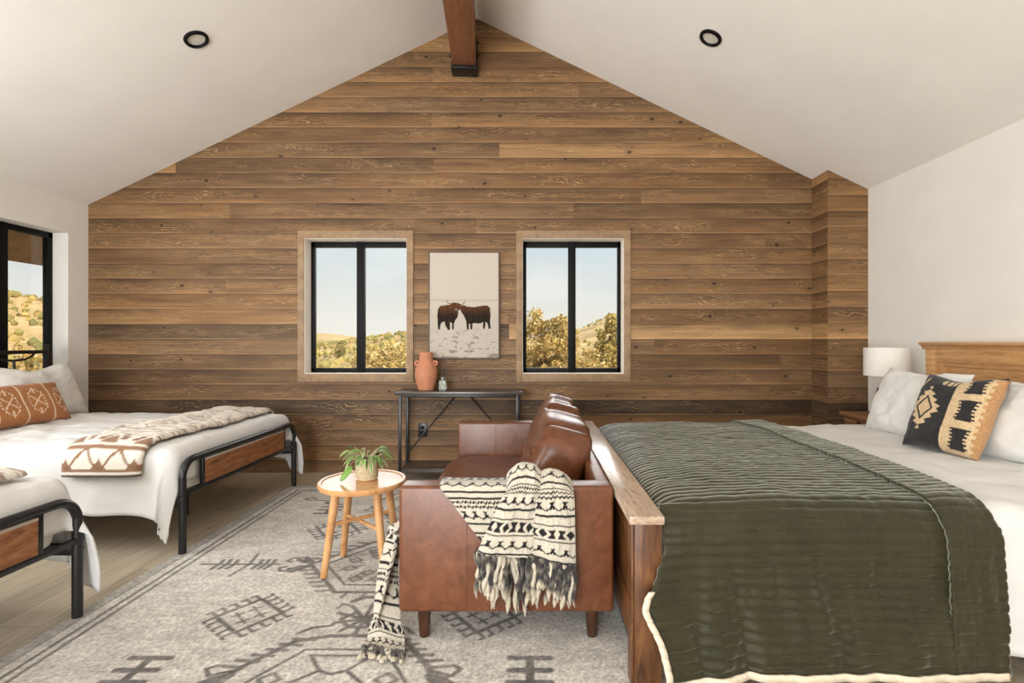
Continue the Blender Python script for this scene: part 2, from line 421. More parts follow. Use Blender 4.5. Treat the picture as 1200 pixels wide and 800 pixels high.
struct('floor', box(XL-.2, XR+.2, YR-.2, YB+.02, -.12, 0), MT['floor'], smooth=False)
# ceiling: two sloping slabs in one closed shell
tk = .22
cp = [(XL-.2, zc(XL-.2)), (XRIDGE, ZRIDGE), (XR+.2, zc(XR+.2)), (XR+.2, zc(XR+.2)+tk), (XRIDGE, ZRIDGE+tk), (XL-.2, zc(XL-.2)+tk)]
def ceil_geo(y0, y1):
    return prism([cp[0], cp[1], cp[4], cp[5]], 'y', y0, y1), prism([cp[1], cp[2], cp[3], cp[4]], 'y', y0, y1)
struct('ceiling', list(ceil_geo(YR-.2, YB+.2)), MT['ceil'], smooth=False)
# eaves beyond the walls
struct('trim_1', prism([(XL-.2, zc(XL-.2)), (XL-1.0, zc(XL-1.0)), (XL-1.0, zc(XL-1.0)+.2), (XL-.2, zc(XL-.2)+.22)], 'y', YR-.4, YB+.7), MT['eave'], smooth=False)
struct('trim_2', prism([(XR+.2, zc(XR+.2)), (XR+.9, zc(XR+.9)), (XR+.9, zc(XR+.9)+.2), (XR+.2, zc(XR+.2)+.22)], 'y', YR-.4, YB+.7), MT['eave'], smooth=False)

# left wall with one window
LW = (3.665, 4.555, .92, 2.185)
def wall_with_hole_x(x0, x1, y0, y1, z1, hole):
    a, b, c, d = hole
    return [box(x0, x1, y0, a, 0, z1), box(x0, x1, b, y1, 0, z1), box(x0, x1, a, b, 0, c), box(x0, x1, a, b, d, z1)]
struct('wall_left', wall_with_hole_x(XL-.2, XL, YR, YB+.2, ZL, LW), MT['wall'], smooth=False)
struct('wall_right', box(XR, XR+.2, YR, YB+.2, 0, ZRW), MT['wall'], smooth=False)
# rear wall (behind the viewer) with a glazed opening added to let daylight in
RO = (-3.1, -.4, .05, 2.35)
struct('wall_rear', [box(XL, RO[0], YR-.2, YR, 0, ZL), box(RO[1], XR, YR-.2, YR, 0, ZL), box(RO[0], RO[1], YR-.2, YR, RO[3], ZL), box(RO[0], RO[1], YR-.2, YR, 0, RO[2]),
       prism([(XL, ZL), (XR, ZL), (XR, ZRW), (XRIDGE, ZRIDGE), ], 'y', YR-.2, YR)], MT['wall'], smooth=False)
def window_yplane(nm, x0, x1, z0, z1, y, fw=.032, ft=.052, mull=(.036,), dep=.05):
    fr = [box(x0, x0+fw, y, y+dep, z0, z1, .003), box(x1-fw, x1, y, y+dep, z0, z1, .003),
          box(x0, x1, y, y+dep, z1-ft, z1, .003), box(x0, x1, y, y+dep, z0, z0+.042, .003)]
    n = len(mull)
    for i, h in enumerate(mull):
        xm = x0+(x1-x0)*(i+1)/(n+1); fr.append(box(xm-h, xm+h, y-.008, y+dep, z0, z1, .003))
    o = struct(nm, fr, MT['black'])
    xs = [x0+(x1-x0)*i/(n+1) for i in range(n+2)]
    for i in range(n+1):
        mk('glass_pane', box(xs[i]+.02, xs[i+1]-.02, y+.02, y+.026, z0+.03, z1-.03), MT['glass'], o, smooth=False)
    return o
window_yplane('window_4', RO[0], RO[1], RO[2], RO[3], YR-.15, .05, .06, (.04,))  # frame and panes of the added rear opening

# back wall: stained planks
HOLES = [(-2.123, -1.167, .92, 2.178), (-.095, .849, .92, 2.178)]
PX = 2.595   # column side face
def clip(poly, a, b, c):   # keep a*x+b*z<=c
    out = []
    for i in range(len(poly)):
        p, q = poly[i], poly[(i+1) % len(poly)]
        fp = a*p[0]+b*p[1]-c; fq = a*q[0]+b*q[1]-c
        if fp <= 0: out.append(p)
        if (fp < 0) != (fq < 0) and fp != fq:
            s = fp/(fp-fq); out.append((p[0]+s*(q[0]-p[0]), p[1]+s*(q[1]-p[1])))
    return out
ROW = .1405; Z0 = 1.383-10*ROW
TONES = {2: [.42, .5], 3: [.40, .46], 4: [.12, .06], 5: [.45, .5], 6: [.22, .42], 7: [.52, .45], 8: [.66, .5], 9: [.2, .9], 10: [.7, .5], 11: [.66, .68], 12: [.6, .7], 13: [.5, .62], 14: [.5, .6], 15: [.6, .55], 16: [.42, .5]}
class Planks:
    def __init__(s): s.V = []; s.F = []; s.tone = []; s.hue = []; s.edge = []; s.seed = []
    def add(s, pts3, tone, hue, edges, seed):
        n = len(s.V); s.V += pts3; s.F.append(list(range(n, n+len(pts3))))
        s.tone += [tone]*len(pts3); s.hue += [hue]*len(pts3); s.edge += edges; s.seed += [seed]*len(pts3)
    def attrs(s): return dict(tone=s.tone, hue=s.hue, edge=s.edge, seed=s.seed)
def plank_face(pl, x0, x1, zmax, holes, to3, gable=None, rs=1):
    rr = random.Random(rs); k = 0
    while Z0+k*ROW < zmax:
        za, zb = Z0+k*ROW, Z0+(k+1)*ROW
        x = x0-rr.uniform(0, 2.0); segs = []
        while x < x1:
            ln = rr.choice([2.4, 3.2, 4.0, 4.8]); segs.append((max(x, x0), min(x+ln, x1))); x += ln
        for (a, b) in segs:
            if b-a < .01: continue
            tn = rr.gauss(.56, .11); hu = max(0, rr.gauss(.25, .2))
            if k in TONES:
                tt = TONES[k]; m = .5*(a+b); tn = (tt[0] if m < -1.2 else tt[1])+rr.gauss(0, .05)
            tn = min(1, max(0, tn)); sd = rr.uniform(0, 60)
            zs = sorted({za, zb, *[h[2] for h in holes if za < h[2] < zb], *[h[3] for h in holes if za < h[3] < zb]})
            for z0, z1 in zip(zs[:-1], zs[1:]):
                iv = [(a, b)]
                for h in holes:
                    if h[2] < .5*(z0+z1) < h[3]:
                        nv = []
                        for p, q in iv:
                            if q <= h[0] or p >= h[1]: nv.append((p, q)); continue
                            if p < h[0]: nv.append((p, h[0]))
                            if q > h[1]: nv.append((h[1], q))
                        iv = nv
                for p, q in iv:
                    poly = [(p, max(z0, 0)), (q, max(z0, 0)), (q, min(z1, zmax)), (p, min(z1, zmax))]
                    if gable:
                        for g in gable: poly = clip(poly, *g)
                    if len(poly) < 3: continue
                    pl.add([to3(u, z) for u, z in poly], tn, hu, [(z-za)/ROW for u, z in poly], sd)
        k += 1
gab = [(-SL, 1, ZRIDGE-SL*XRIDGE), (SL, 1, ZRIDGE+SL*XRIDGE)]
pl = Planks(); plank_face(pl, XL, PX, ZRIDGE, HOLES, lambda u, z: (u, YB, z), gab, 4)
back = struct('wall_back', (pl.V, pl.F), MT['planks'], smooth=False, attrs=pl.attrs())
# the framed core behind the planks
cor = [prism([(XL, ZL), (XRIDGE, ZRIDGE-.002), (XR, ZRW)], 'y', YB+.012, YB+.2)]
xs = [XL, HOLES[0][0], HOLES[0][1], HOLES[1][0], HOLES[1][1], XR]
for i in range(5):
    if i in (1, 3): cor += [box(xs[i], xs[i+1], YB+.012, YB+.2, 0, .92), box(xs[i], xs[i+1], YB+.012, YB+.2, 2.178, ZL)]
    else: cor.append(box(xs[i], xs[i+1], YB+.012, YB+.2, 0, ZL))
struct('wall_back_core', cor, MT['jamb'], smooth=False)
# column at the right end
PY = 4.5
pl = Planks()
plank_face(pl, PX, XR, 3.0, [], lambda u, z: (u, PY, z), gab, 9)
plank_face(pl, PY, YB, zc(PX)-.001, [], lambda u, z: (PX, YB+PY-u, z), None, 12)
struct('wall_column', (pl.V, pl.F), MT['planks'], smooth=False, attrs=pl.attrs())

# window casings, jambs, sashes of the back wall
for i, h in enumerate(HOLES):
    x0, x1, z0, z1 = h; y = YB
    c = [box(x0-.055, x0, y-.016, y+.01, z0-.075, z1+.07, .002), box(x1, x1+.062, y-.016, y+.01, z0-.075, z1+.07, .002),
         box(x0, x1, y-.0165, y+.01, z1, z1+.07, .002), box(x0, x1, y-.0165, y+.01, z0-.075, z0, .002)]
    struct('trim_%d' % (3+i), c, MT['trim'])
    j = [box(x0-.012, x0+.004, y-.002, y+.2, z0, z1), box(x1-.004, x1+.012, y-.002, y+.2, z0, z1), box(x0, x1, y-.002, y+.2, z1-.004, z1+.012), box(x0, x1, y-.002, y+.2, z0-.012, z0+.004)]
    struct('trim_%d' % (5+i), j, MT['jamb'], smooth=False)
    window_yplane('window_%d' % (1+i), x0+.004, x1-.004, z0+.004, z1-.004, y+.14)
# left window
y0, y1, z0, z1 = LW; x = XL-.137
fr = [box(x-.05, x, y0, y0+.045, z0, z1, .003), box(x-.05, x, y1-.045, y1, z0, z1, .003), box(x-.05, x, y0, y1, z1-.05, z1, .003), box(x-.05, x, y0, y1, z0, z0+.045, .003), box(x-.05, x+.008, 4.055, 4.16, z0, z1, .003)]
w3 = struct('window_3', fr, MT['black'])
for a, b in ((y0+.03, 4.07), (4.15, y1-.03)): mk('glass_pane', box(x-.03, x-.024, a, b, z0+.03, z1-.03), MT['glass'], w3, smooth=False)

# ridge beam in its steel saddle
BX, BA = -.627, .075
rb = thing('ridge_beam', 'dark brown timber ridge beam under the ceiling peak, ending in a black steel bracket', 'beam', (BX, YB, 3.70))
def bm_(x0, x1, y0, y1, z0, z1, bev):  # rotated a hair about the wall end
    M = Matrix.Translation((BX, YB, 0)) @ Matrix.Rotation(BA, 4, 'Z') @ Matrix.Translation((-BX, -YB, 0))
    return box(x0, x1, y0, y1, z0, z1, bev, 2, M)
mk('timber', bm_(BX-.105, BX+.105, 1.2, YB-.004, 3.70, 4.075, .006), MT['beam'], rb)
br = mk('bracket', [bm_(BX-.117, BX+.117, YB-.17, YB-.004, 3.675, 3.699, .003), bm_(BX-.117, BX-.106, YB-.13, YB-.004, 3.69, 3.76, .002), bm_(BX+.106, BX+.117, YB-.13, YB-.004, 3.69, 3.98, .002)], MT['metal'], rb)
for sx, z in ((-1, 3.84), (1, 3.84), (1, 3.955)):
    Mr = Matrix.Translation((BX+sx*.10, YB-.07, z)) @ Matrix.Rotation(sx*PI/2, 4, 'Y')
    mk('bolt', lathe([(0, 0), (.007, 0), (.007, .022), (.017, .022), (.017, .036), (0, .036)], n=12, M=Mr), MT['metal'], rb)

# recessed downlights
for nm, x, y, lab in (('recessed_light', -2.358, 3.59, 'round recessed ceiling light with black trim above the single beds on the left slope'), ('recessed_light', 1.26, 3.62, 'round recessed ceiling light with black trim on the right slope of the ceiling')):
    z = zc(x); s = 1 if x < XRIDGE else -1
    n = Vector((s*SL, 0, -1)).normalized()
    M = Matrix.Translation(Vector((x, y, z))) @ Vector((0, 0, 1)).rotation_difference(n).to_matrix().to_4x4()
    t = thing(nm, lab, 'light', (x, y, z), 'recessed ceiling lights')
    mk('trim_ring', lathe([(.057, -.002), (.058, .010), (.064, .018), (.078, .012), (.081, 0), (.07, -.002), (.057, -.002)], n=40, M=M), MT['black'], t)
    mk('lens', lathe([(0, .003), (.03, .003), (.0565, .002), (.0565, -.001), (0, -.001)], n=32, M=M), MT['lens'], t)

# ------------------------------------------------------------------ rug
RCX, RCY, RHX, RHY = -.735, 2.785, 1.295, 1.525
def seg_d(X, Y, a, b):
    ax, ay = a; bx, by = b; dx, dy = bx-ax, by-ay; L = dx*dx+dy*dy
    t = np.clip(((X-ax)*dx+(Y-ay)*dy)/max(L, 1e-9), 0, 1)
    return np.hypot(X-ax-t*dx, Y-ay-t*dy)
def rug_pattern(X, Y):
    x = np.abs(X-RCX); y = np.abs(Y-RCY); D = np.full(X.shape, 0.0)
    def ln(a, b, w, op=1.0):
        nonlocal D
        D = np.maximum(D, op*(1-sstep(w*.5-.002, w*.5+.005, seg_d(x, y, a, b))))
    def poly(ps, w, op=1.0):
        for a, b in zip(ps[:-1], ps[1:]): ln(a, b, w, op)
    def ticks(a, b, n, tl, w, dirv, op=.9):
        for i in range(n):
            s = (i+.5)/n; p = (a[0]+(b[0]-a[0])*s, a[1]+(b[1]-a[1])*s); ln(p, (p[0]+dirv[0]*tl, p[1]+dirv[1]*tl), w, op)
    # border: plain edge lines
    for off, w, op in ((.060, .010, .75), (.117, .017, .9), (.16, .017, .9)):
        D = np.maximum(D, op*(1-sstep(w/2-.002, w/2+.004, np.maximum(np.abs(x-(RHX-off))*(y < RHY-off+w/2)+9*(y >= RHY-off+w/2), 0))))
        D = np.maximum(D, op*(1-sstep(w/2-.002, w/2+.004, np.abs(y-(RHY-off))*(x < RHX-off+w/2)+9*(x >= RHX-off+w/2))))
    eg = np.minimum(RHX-x, RHY-y); D = np.maximum(D, .42*(eg < .052))
    # comb with a long cross bar
    ln((.645, 0), (1.065, 0), .016); ln((.805, 0), (.83, .14), .015)
    for q in (.965, .925, .885, .75, .715, .68): ln((q, 0), (q+.012, .055), .02)
    # centre hexagon
    A, B, C = (0, .31), (.22, .31), (.47, .0)
    poly([A, B, C], .022); poly([(0, .235), (.20, .235), (.385, 0)], .013)
    ticks(B, C, 7, .075, .018, (1, .12)); ticks((.02, .31), (.2, .31), 2, .05, .016, (.3, 1))
    for q in ((.52, .03), (.56, .055), (.53, .085)): ln((.47, .02), q, .03)
    poly([(.53, .085), (.6, .08), (.62, .045), (.59, .03)], .016)
    for cx, cy in ((.13, .1), (.24, .05), (.06, .17), (.17, .17)):
        poly([(cx-.035, cy), (cx, cy+.03), (cx+.035, cy), (cx, cy-.03), (cx-.035, cy)], .014, .9); ln((cx-.05, cy-.035), (cx+.05, cy+.03), .01, .8)
    # rotated combed square
    c = np.array((.52, .515)); r = .138
    Q = [c+np.array(v)*r for v in ((1, .12), (-.12, 1), (-1, -.12), (.12, -1))]
    Q.append(Q[0]); poly([tuple(q) for q in Q], .018)
    for a, b in zip(Q[:-1], Q[1:]):
        m = (a+b)/2-c; m = m/np.linalg.norm(m)
        for s in (.02, .24, .5, .76, .98):
            p = a+(b-a)*s; e = p+m*.052; ln(tuple(p), tuple(e), .013); ln(tuple(e), tuple(e+(b-a)*.1), .012)
    for ox, oy in ((-.05, 0), (.05, 0), (0, .05), (0, -.05)):
        p = c+np.array((ox, oy)); ln((p[0]-.018, p[1]-.018), (p[0]+.018, p[1]+.018), .009); ln((p[0]-.018, p[1]+.018), (p[0]+.018, p[1]-.018), .009)
    # end medallion
    poly([(0, .675), (.10, .68), (.225, .715), (.34, .87), (.45, 1.08), (.34, 1.31)], .022)
    poly([(0, .77), (.155, .77), (.27, .945), (.35, 1.08), (.27, 1.25)], .012)
    ticks((.13, .69), (.36, .90), 6, .085, .017, (1, -.1)); poly([(.36, .9), (.44, .93), (.47, .89), (.44, .87)], .016)
    for q in ((.42, .95), (.4, .99), (.44, .97)): ln((.36, .93), q, .03)
    poly([(0, .81), (.12, .81), (.05, .9), (.0, .92)], .013); poly([(.05, .9), (.13, .97), (.07, 1.05), (0, 1.03)], .013)
    for cx, cy in ((.21, .95), (.18, 1.06), (.08, 1.12)):
        poly([(cx-.04, cy), (cx, cy+.035), (cx+.04, cy), (cx, cy-.035), (cx-.04, cy)], .014, .9)
    # blossom between the medallions
    for q in ((0, .42), (.09, .44), (.13, .5), (.12, .58), (.07, .64), (0, .66)):
        ln((0, .55), q, .018)
    poly([(.06, .50), (.10, .55), (.06, .6), (0, .62)], .02); poly([(.09, .44), (.14, .42), (.15, .46)], .013); poly([(.12, .6), (.2, .62), (.24, .66)], .015)
    poly([(.0, .36), (.06, .36), (.10, .395)], .03)
    # stacked bars
    for q in (.825, .898, .965): ln((.65, q), (.80, q), .026)
    ln((.725, .825), (.725, .965), .03)
    poly([(.74, 1.10), (.98, 1.13), (1.02, 1.17), (.97, 1.19), (.93, 1.16)], .018); poly([(.68, 1.02), (.78, 1.03), (.82, 1.07), (.76, 1.09), (.72, 1.06)], .02)
    poly([(.2, 1.37), (.9, 1.37)], .01, .5)
    return D
st = .0062
gx = np.arange(RCX-RHX, RCX+RHX+1e-6, st); gy = np.arange(RCY-RHY, RCY+RHY+1e-6, st)
X, Y = np.meshgrid(gx, gy, indexing='ij')
D = rug_pattern(X+.004*fbm(X*60, Y*60, 3), Y+.004*fbm(X*60, Y*60, 8))
worn = .78+.3*vnoise(X*40, Y*40, 5)*vnoise(X*7, Y*7, 6)+.12*(vnoise(X*140, Y*140, 2)-.5)
D = np.clip(D*np.clip(worn, .5, 1), 0, 1)
lt = np.array(lin((206, 201, 193))); dk = np.array(lin((92, 87, 83)))
mott = 1+.55*fbm(X*9, Y*22, 21, 5)+.5*(vnoise(X*130, Y*160, 31)-.5)+.3*fbm(X*2, Y*2, 44, 3)
cols = (lt*(1-D[..., None])+dk*D[..., None])*np.clip(mott, .4, 1.35)[..., None]
Zr = .009+.0015*fbm(X*120, Y*120, 3, 2)
V, Fs = sheet(X, Y, Zr, .008)
rug = mk('area_rug', (V, Fs), MT['rug'], cols=np.concatenate([cols.reshape(-1, 3)]*2), sharp=0)
tag(rug, 'pale grey area rug with dark tribal motifs and striped border', 'rug')
RUGZ = .0095

# ------------------------------------------------------------------ draped bedding
class Drape:
    def __init__(s, x0, x1, y0, y1, z, r=.06, flare=.12, crown=.02, seed=0, wr=.012, fold=.02, cf=(.1, .1)):
        s.__dict__.update(locals())
    def at(s, a, b, lift=0.0):
        a = np.asarray(a, float); b = np.asarray(b, float); r = s.r
        xa, xb, ya, yb = s.x0+r, s.x1-r, s.y0+r, s.y1-r
        cx = np.clip(a, xa, xb); cy = np.clip(b, ya, yb); ox = a-cx; oy = b-cy
        o = np.hypot(ox, oy); dx = ox/(o+1e-9); dy = oy/(o+1e-9)
        q = r*PI/2; ang = np.minimum(o/r, PI/2)
        drop = np.where(o < q, r*(1-np.cos(ang)), r+o-q)
        hang = np.maximum(drop-r, 0)
        per = a*np.abs(dy)+b*np.abs(dx)
        calm = np.clip(1-2.1*np.abs(dx*dy), 0, 1)
        wav = s.fold*calm*sstep(0, .22, hang)*(np.sin(per*15+3*fbm(a*3, b*3, s.seed))*.6+1.2*fbm(a*6, b*6, s.seed+3))
        out = r*np.sin(ang)+s.flare*hang+wav+lift*np.sin(ang)
        u = (a-s.x0)/(s.x1-s.x0); v = (b-s.y0)/(s.y1-s.y0)
        cr = s.crown*np.clip(4*v*(1-v), 0, 1)*np.clip(6*u*(1-u), 0, 1)
        wz = s.wr*(2.0*fbm(a*2.2+s.seed, b*2.2, s.seed)+1.3*np.abs(fbm(a*5+2*fbm(a*2, b*2, 4), b*5, s.seed+7))*1.6)
        top = np.cos(ang)
        z = s.z-drop+(cr+wz)*(.25+.75*top)+lift*top
        hx = .012*fbm(a*8, z*5, s.seed+11)*sstep(0, .1, hang)
        tx = r*np.sin(ang)+np.where(dy < 0, s.cf[0], s.cf[1])*hang*np.minimum(1, 2.2*np.abs(dx*dy))+lift*np.sin(ang)
        return cx+dx*tx+hx*calm, cy+dy*out, z
def cloth(dr, a0, a1, b0, b1, st, th, lift=0.0, edge=.0):
    na = int((a1-a0)/st)+2; nb = int((b1-b0)/st)+2
    A, B = np.meshgrid(np.linspace(a0, a1, na), np.linspace(b0, b1, nb), indexing='ij')
    if edge:
        A = A+edge*fbm(A*3, B*3, 51)*(np.abs(A-(a0+a1)/2) > (a1-a0)*.45); B = B+edge*fbm(A*2.5, B*2.5, 77)
    X, Y, Z = dr.at(A, B, lift)
    return sheet(X, Y, np.maximum(Z, .03), th), A, B

# ------------------------------------------------------------------ metal single beds
def make_bed(Yn, Yf, lab):
    """head at the left wall, foot posts at X=-2.0; Yn near side, Yf far side"""
    t = thing('metal_bed', lab, 'bed', (-3.0, (Yn+Yf)/2, 0), 'black metal beds')
    xf, xh = -2.0, -4.06; ro = .0195
    z0 = RUGZ+.002
    def arch(x, ztop, R):
        pts = [(x, Yn, z0), (x, Yn, ztop-R)]
        for k in range(1, 9): a = PI/2*k/8; pts.append((x, Yn+R*(1-math.cos(a)), ztop-R+R*math.sin(a)))
        for k in range(0, 9): a = PI/2*k/8; pts.append((x, Yf-R+R*math.sin(a), ztop-R+R*math.cos(a)))
        pts.append((x, Yf, z0)); return pts
    ap = arch(xf, .535, .10)
    mk('footboard_rail', tube(ap[1:-1], ro, 14), MT['metal'], t)
    for y in (Yn, Yf):
        mk('leg', tube([(xf, y, z0), (xf, y, .445)], .0205, 14), MT['metal'], t)
    mk('footboard_lower_rail', [box(xf-.012, xf+.012, Yn, Yf, .335, .360, .003), box(xf-.011, xf+.011, Yn+.165, Yn+.19, .355, .53, .003), box(xf-.011, xf+.011, Yf-.19, Yf-.165, .355, .53, .003)], MT['metal'], t)
    mk('footboard_panel', box(xf-.010, xf+.012, Yn+.19, Yf-.19, .362, .500, .002), MT['footpanel'], t, smooth=False)
    mk('panel_trim', [box(xf-.012, xf+.014, Yn+.19, Yf-.19, .500, .512, .002)], simple_alu, t)
    for y, s in ((Yn, -1), (Yf, 1)):
        mk('side_rail', box(xh, xf, y+(-.004 if s > 0 else -.016), y+(.016 if s > 0 else .004), .28, .33, .003), MT['metal'], t)
        for z in (.345, .305):
            mk('bolt', lathe([(0, 0), (.009, 0), (.009, .006), (.005, .010), (0, .010)], n=10, M=Matrix.Translation((xf+.0, y+s*.019, z)) @ Matrix.Rotation(-s*PI/2, 4, 'X')), MT['metal'], t)
    for k in range(9):
        x = xh+.15+k*.225; mk('slat', box(x-.03, x+.03, Yn+.004, Yf-.004, .315, .330, .002), MT['metal'], t)
    for x in (-2.45, -3.3):
        mk('leg', box(x-.017, x+.017, (Yn+Yf)/2-.017, (Yn+Yf)/2+.017, 0.001, .315, .002), MT['metal'], t)
    # headboard
    for y in (Yn, Yf):
        mk('headboard_post', box(xh-.018, xh+.018, y-.018, y+.018, .001, 1.195, .004), MT['metal'], t)
    hb = [box(xh-.014, xh+.014, Yn, Yf, 1.12, 1.15, .003), box(xh-.012, xh+.012, Yn, Yf, .925, .95, .003), box(xh-.012, xh+.012, Yn, Yf, .60, .625, .003)]
    for yc in (Yn+.28, Yf-.28):
        for s in (-1, 1):
            hb.append(tube([(xh, yc+s*.16, 1.12), (xh, yc+s*.14, 1.10), (xh, yc+s*.08, 1.075), (xh, yc, 1.07)], .009, 8))
        hb.append(tube([(xh, yc, 1.07), (xh, yc, .95)], .009, 8))
    mk('headboard_rail', hb, MT['metal'], t)
    mk('headboard_panel', box(xh-.011, xh+.011, Yn+.02, Yf-.02, .625, .925, .002), MT['footpanel'], t, smooth=False)
    return t
_t = NT('brushed_aluminium'); _t.set(Base_Color=L4((190, 180, 170)), Roughness=.4, Metallic=.3); simple_alu = _t.m
bed1 = make_bed(2.925, 4.29, 'black metal bed with wood foot panel by the window, farther of the two')
bed2 = copy_tree(bed1); bed2.location.y -= (4.29-2.25)
bed2['label'] = 'black metal bed with wood foot panel at the left edge, nearer of the two'
def bedding(dy, n):
    far = n == 0
    where = 'on the farther metal bed' if far else 'on the nearer metal bed'
    yn, yf = 2.925+dy, 4.29+dy
    m = mk('mattress', box(-4.03, -2.05, yn+.03, yf-.03, .332, .585, .05, 4), MT['mattress']); tag(m, 'white mattress beneath the white duvet '+where, 'mattress', 'mattresses on the metal beds')
    dr = Drape(-4.04, -2.03, yn-.032, yf+.032, .605, .065, .12, .028, 3+n*9, .030, .018, (.14, .62))
    st_ = .02; A, B = np.meshgrid(np.linspace(-4.02, -1.85, 110), np.linspace(-1, 1, 110), indexing='ij')
    tip = .10*np.exp(-np.maximum(-2.0-A, 0)/.07)
    ov = .362+tip+.02*fbm(A*2.5, B*0, 7+n)
    h_ = (yf-yn)/2; B = (yn+yf)/2+B*(h_+ov)
    X, Y, Z = dr.at(A, B)
    V, Fs = sheet(X, Y, np.maximum(Z, .03), .012)
    d = mk('duvet', (V, Fs), MT['linen2'], sharp=0); tag(d, 'white duvet hanging down with a pointed corner, spread '+where, 'duvet', 'duvets on the metal beds')
    return dr
drape1 = bedding(0, 0)
drape2 = bedding(-2.04, 1)

# folded geometric throws
def tri_pattern(p, q, flip=0):
    """p across the strip in metres, q along its length; returns rgb"""
    cr = np.array(lin((226, 218, 205))); bn = np.array(lin((132, 94, 66))); bk = np.array(lin((62, 50, 44)))
    c = np.ones(p.shape+(3,))*cr
    qq = np.mod(q, .36); pp = np.abs(np.mod(p+.055, .19)-.095)
    fade = np.where(q < .22, .95, .62)[..., None]
    def put(m, col, op=1.0):
        op = op*fade[m]
        c[m] = c[m]*(1-op)+col*op
    put((qq < .014), bk); put((qq > .030) & (qq < .040), bn)
    put((qq > .045) & (qq < .085) & (pp < (.085-qq)*1.1), bn)          # triangles
    put((qq > .045) & (qq < .115) & (np.abs(pp-(qq-.04)*1.15) < .009), bn)   # chevrons
    put((qq > .118) & (qq < .129), bn)
    put((qq > .14) & (qq < .195) & (pp < (.195-qq)*.95), bn)
    for k in range(3):
        put((qq > .155+k*.025) & (qq < .175+k*.025) & (np.abs(pp-(.062-.016*k)) < .018), bn)
    put((qq > .235) & (qq < .245), bn); put((qq > .255) & (qq < .30) & (np.abs(pp-.04) < .012), bn, .6); put((qq > .315) & (qq < .325), bn)
    return c
def bed_throw(dr, a0, a1, b0, b1, label, name='folded_throw'):
    st = .0075; na = int((a1-a0)/st); nb = int((b1-b0)/st)
    A, B = np.meshgrid(np.linspace(a0, a1, na), np.linspace(b0, b1, nb), indexing='ij')
    A2 = A+.05*(B-b0)*0+.018*np.sin(B*4)+.02*fbm(B*3, B*0, 5)
    u = (A-a0)/(a1-a0)
    lift = .022+.030*np.clip(1-(2*u-1)**6, 0, 1)**.5+.014*np.abs(fbm(A*6, B*4, 12))
    X, Y, Z = dr.at(A2, B, lift)
    c = tri_pattern(A-a0, B-b0)
    V, Fs = sheet(X, Y, Z, .014)
    o = mk(name, (V, Fs), MT['bthrow'], sharp=0, cols=np.concatenate([c.reshape(-1, 3)]*2))
    tag(o, label, 'throw blanket', 'folded throws on the metal beds'); return o
bed_throw(drape1, -2.62, -2.17, 2.925-.14, 4.29+.02, 'cream and brown geometric throw folded across the foot of the farther bed')
bed_throw(drape2, -2.62, -2.17, 2.25-1.3, 2.25-.06, 'cream and brown geometric throw folded across the foot of the nearer bed')

# pillows on the left beds
def left_pillows(dy, n):
    where = 'on the farther metal bed' if n == 0 else 'on the nearer metal bed'
    if n == 0:
        for (yc, lb, sd) in ((3.91, 'white pillow leaning on the headboard under the window, end nearest the plank wall', 2), (3.17, 'white pillow leaning on the headboard, left one at the photo edge', 5)):
            g, u, v = pillow(.70, .46, .17, frame_m((-3.78, yc+dy, .84), (0, 1, 0), (-.40, 0, .92)), pinch=.08, seed=sd, wr=.02, chop=.10)
            tag(mk('pillow', g, MT['linen'], sharp=0), lb, 'pillow', 'white pillows on the farther metal bed')
        g, u, v = pillow(.92, .30, .15, frame_m((-3.56, 3.42+dy, .775), (0, 1, 0), (-.42, 0, .90)), nu=150, nv=60, pinch=.03, seed=9, wr=.010)
        x = u*.46; y = v*.15
        oc = np.array(lin((174, 114, 66))); wt = np.array(lin((232, 205, 178))); c = np.ones((len(x), 3))*oc
        def put(m): c[m] = wt
        xx = np.abs(np.mod(x+.0, .2)-.1)
        put(xx < .006)                                           # vertical lines
        x2 = np.mod(x+.1, .2)-.1; ax = np.abs(x2)
        put((np.abs(ax-np.abs(y)) < .006) & (np.abs(y) < .045) & (ax < .045))
        put((np.abs(ax-.055) < .006) & (np.abs(np.mod(y, .022)-.011) < .006) & (np.abs(y) < .04))
        put((np.abs(ax-.03) < .006) & (np.abs(np.abs(y)-.07) < .006)); put((ax < .006) & (np.abs(y) > .055) & (np.abs(y) < .10))
        put((np.abs(ax-.015) < .005) & (np.abs(np.abs(y)-.088) < .006)); put((np.abs(ax-.045) < .006) & (np.abs(np.abs(y)-.058) < .007))
        lum = mk('lumbar_cushion', g, MT['ochre'], sharp=0, cols=c)
        tag(lum, 'long orange lumbar cushion with white stitched motifs on the farther metal bed', 'cushion')
left_pillows(0, 0)

# ------------------------------------------------------------------ wooden bed on the right
BXF0, BXF1 = .333, .454
wb = thing('wooden_bed', 'rustic wooden bed with flat topped foot bench and honey pine headboard, on the right', 'bed', (1.6, 2.75, 0))
fb = mk('footboard', [box(BXF0+.04, BXF0+.06, 1.86, 3.80, .10, .59, .003), box(BXF0+.032, BXF0+.068, 1.86, 3.80, .10, .24, .004), box(BXF0+.032, BXF0+.068, 1.86, 3.80, .48, .59, .004)], MT['bench'], wb)
mk('top_board', box(BXF0, BXF1, 1.756, 3.87, .590, .62, .004), MT['benchtop'], wb)
for y0 in (1.775, 3.76):
    mk('post', [box(BXF0+.022, BXF1-.004, y0, y0+.095, RUGZ+.002, .589, .004), box(BXF0+.012, BXF0+.022, y0+.012, y0+.083, RUGZ+.002, .589, .003)], MT['bench'], wb)
mk('side_rail', box(.45, 2.80, 1.815, 1.84, .10, .30, .004), MT['bench'], wb); mk('side_rail', box(.45, 2.80, 3.68, 3.705, .10, .30, .004), MT['bench'], wb)
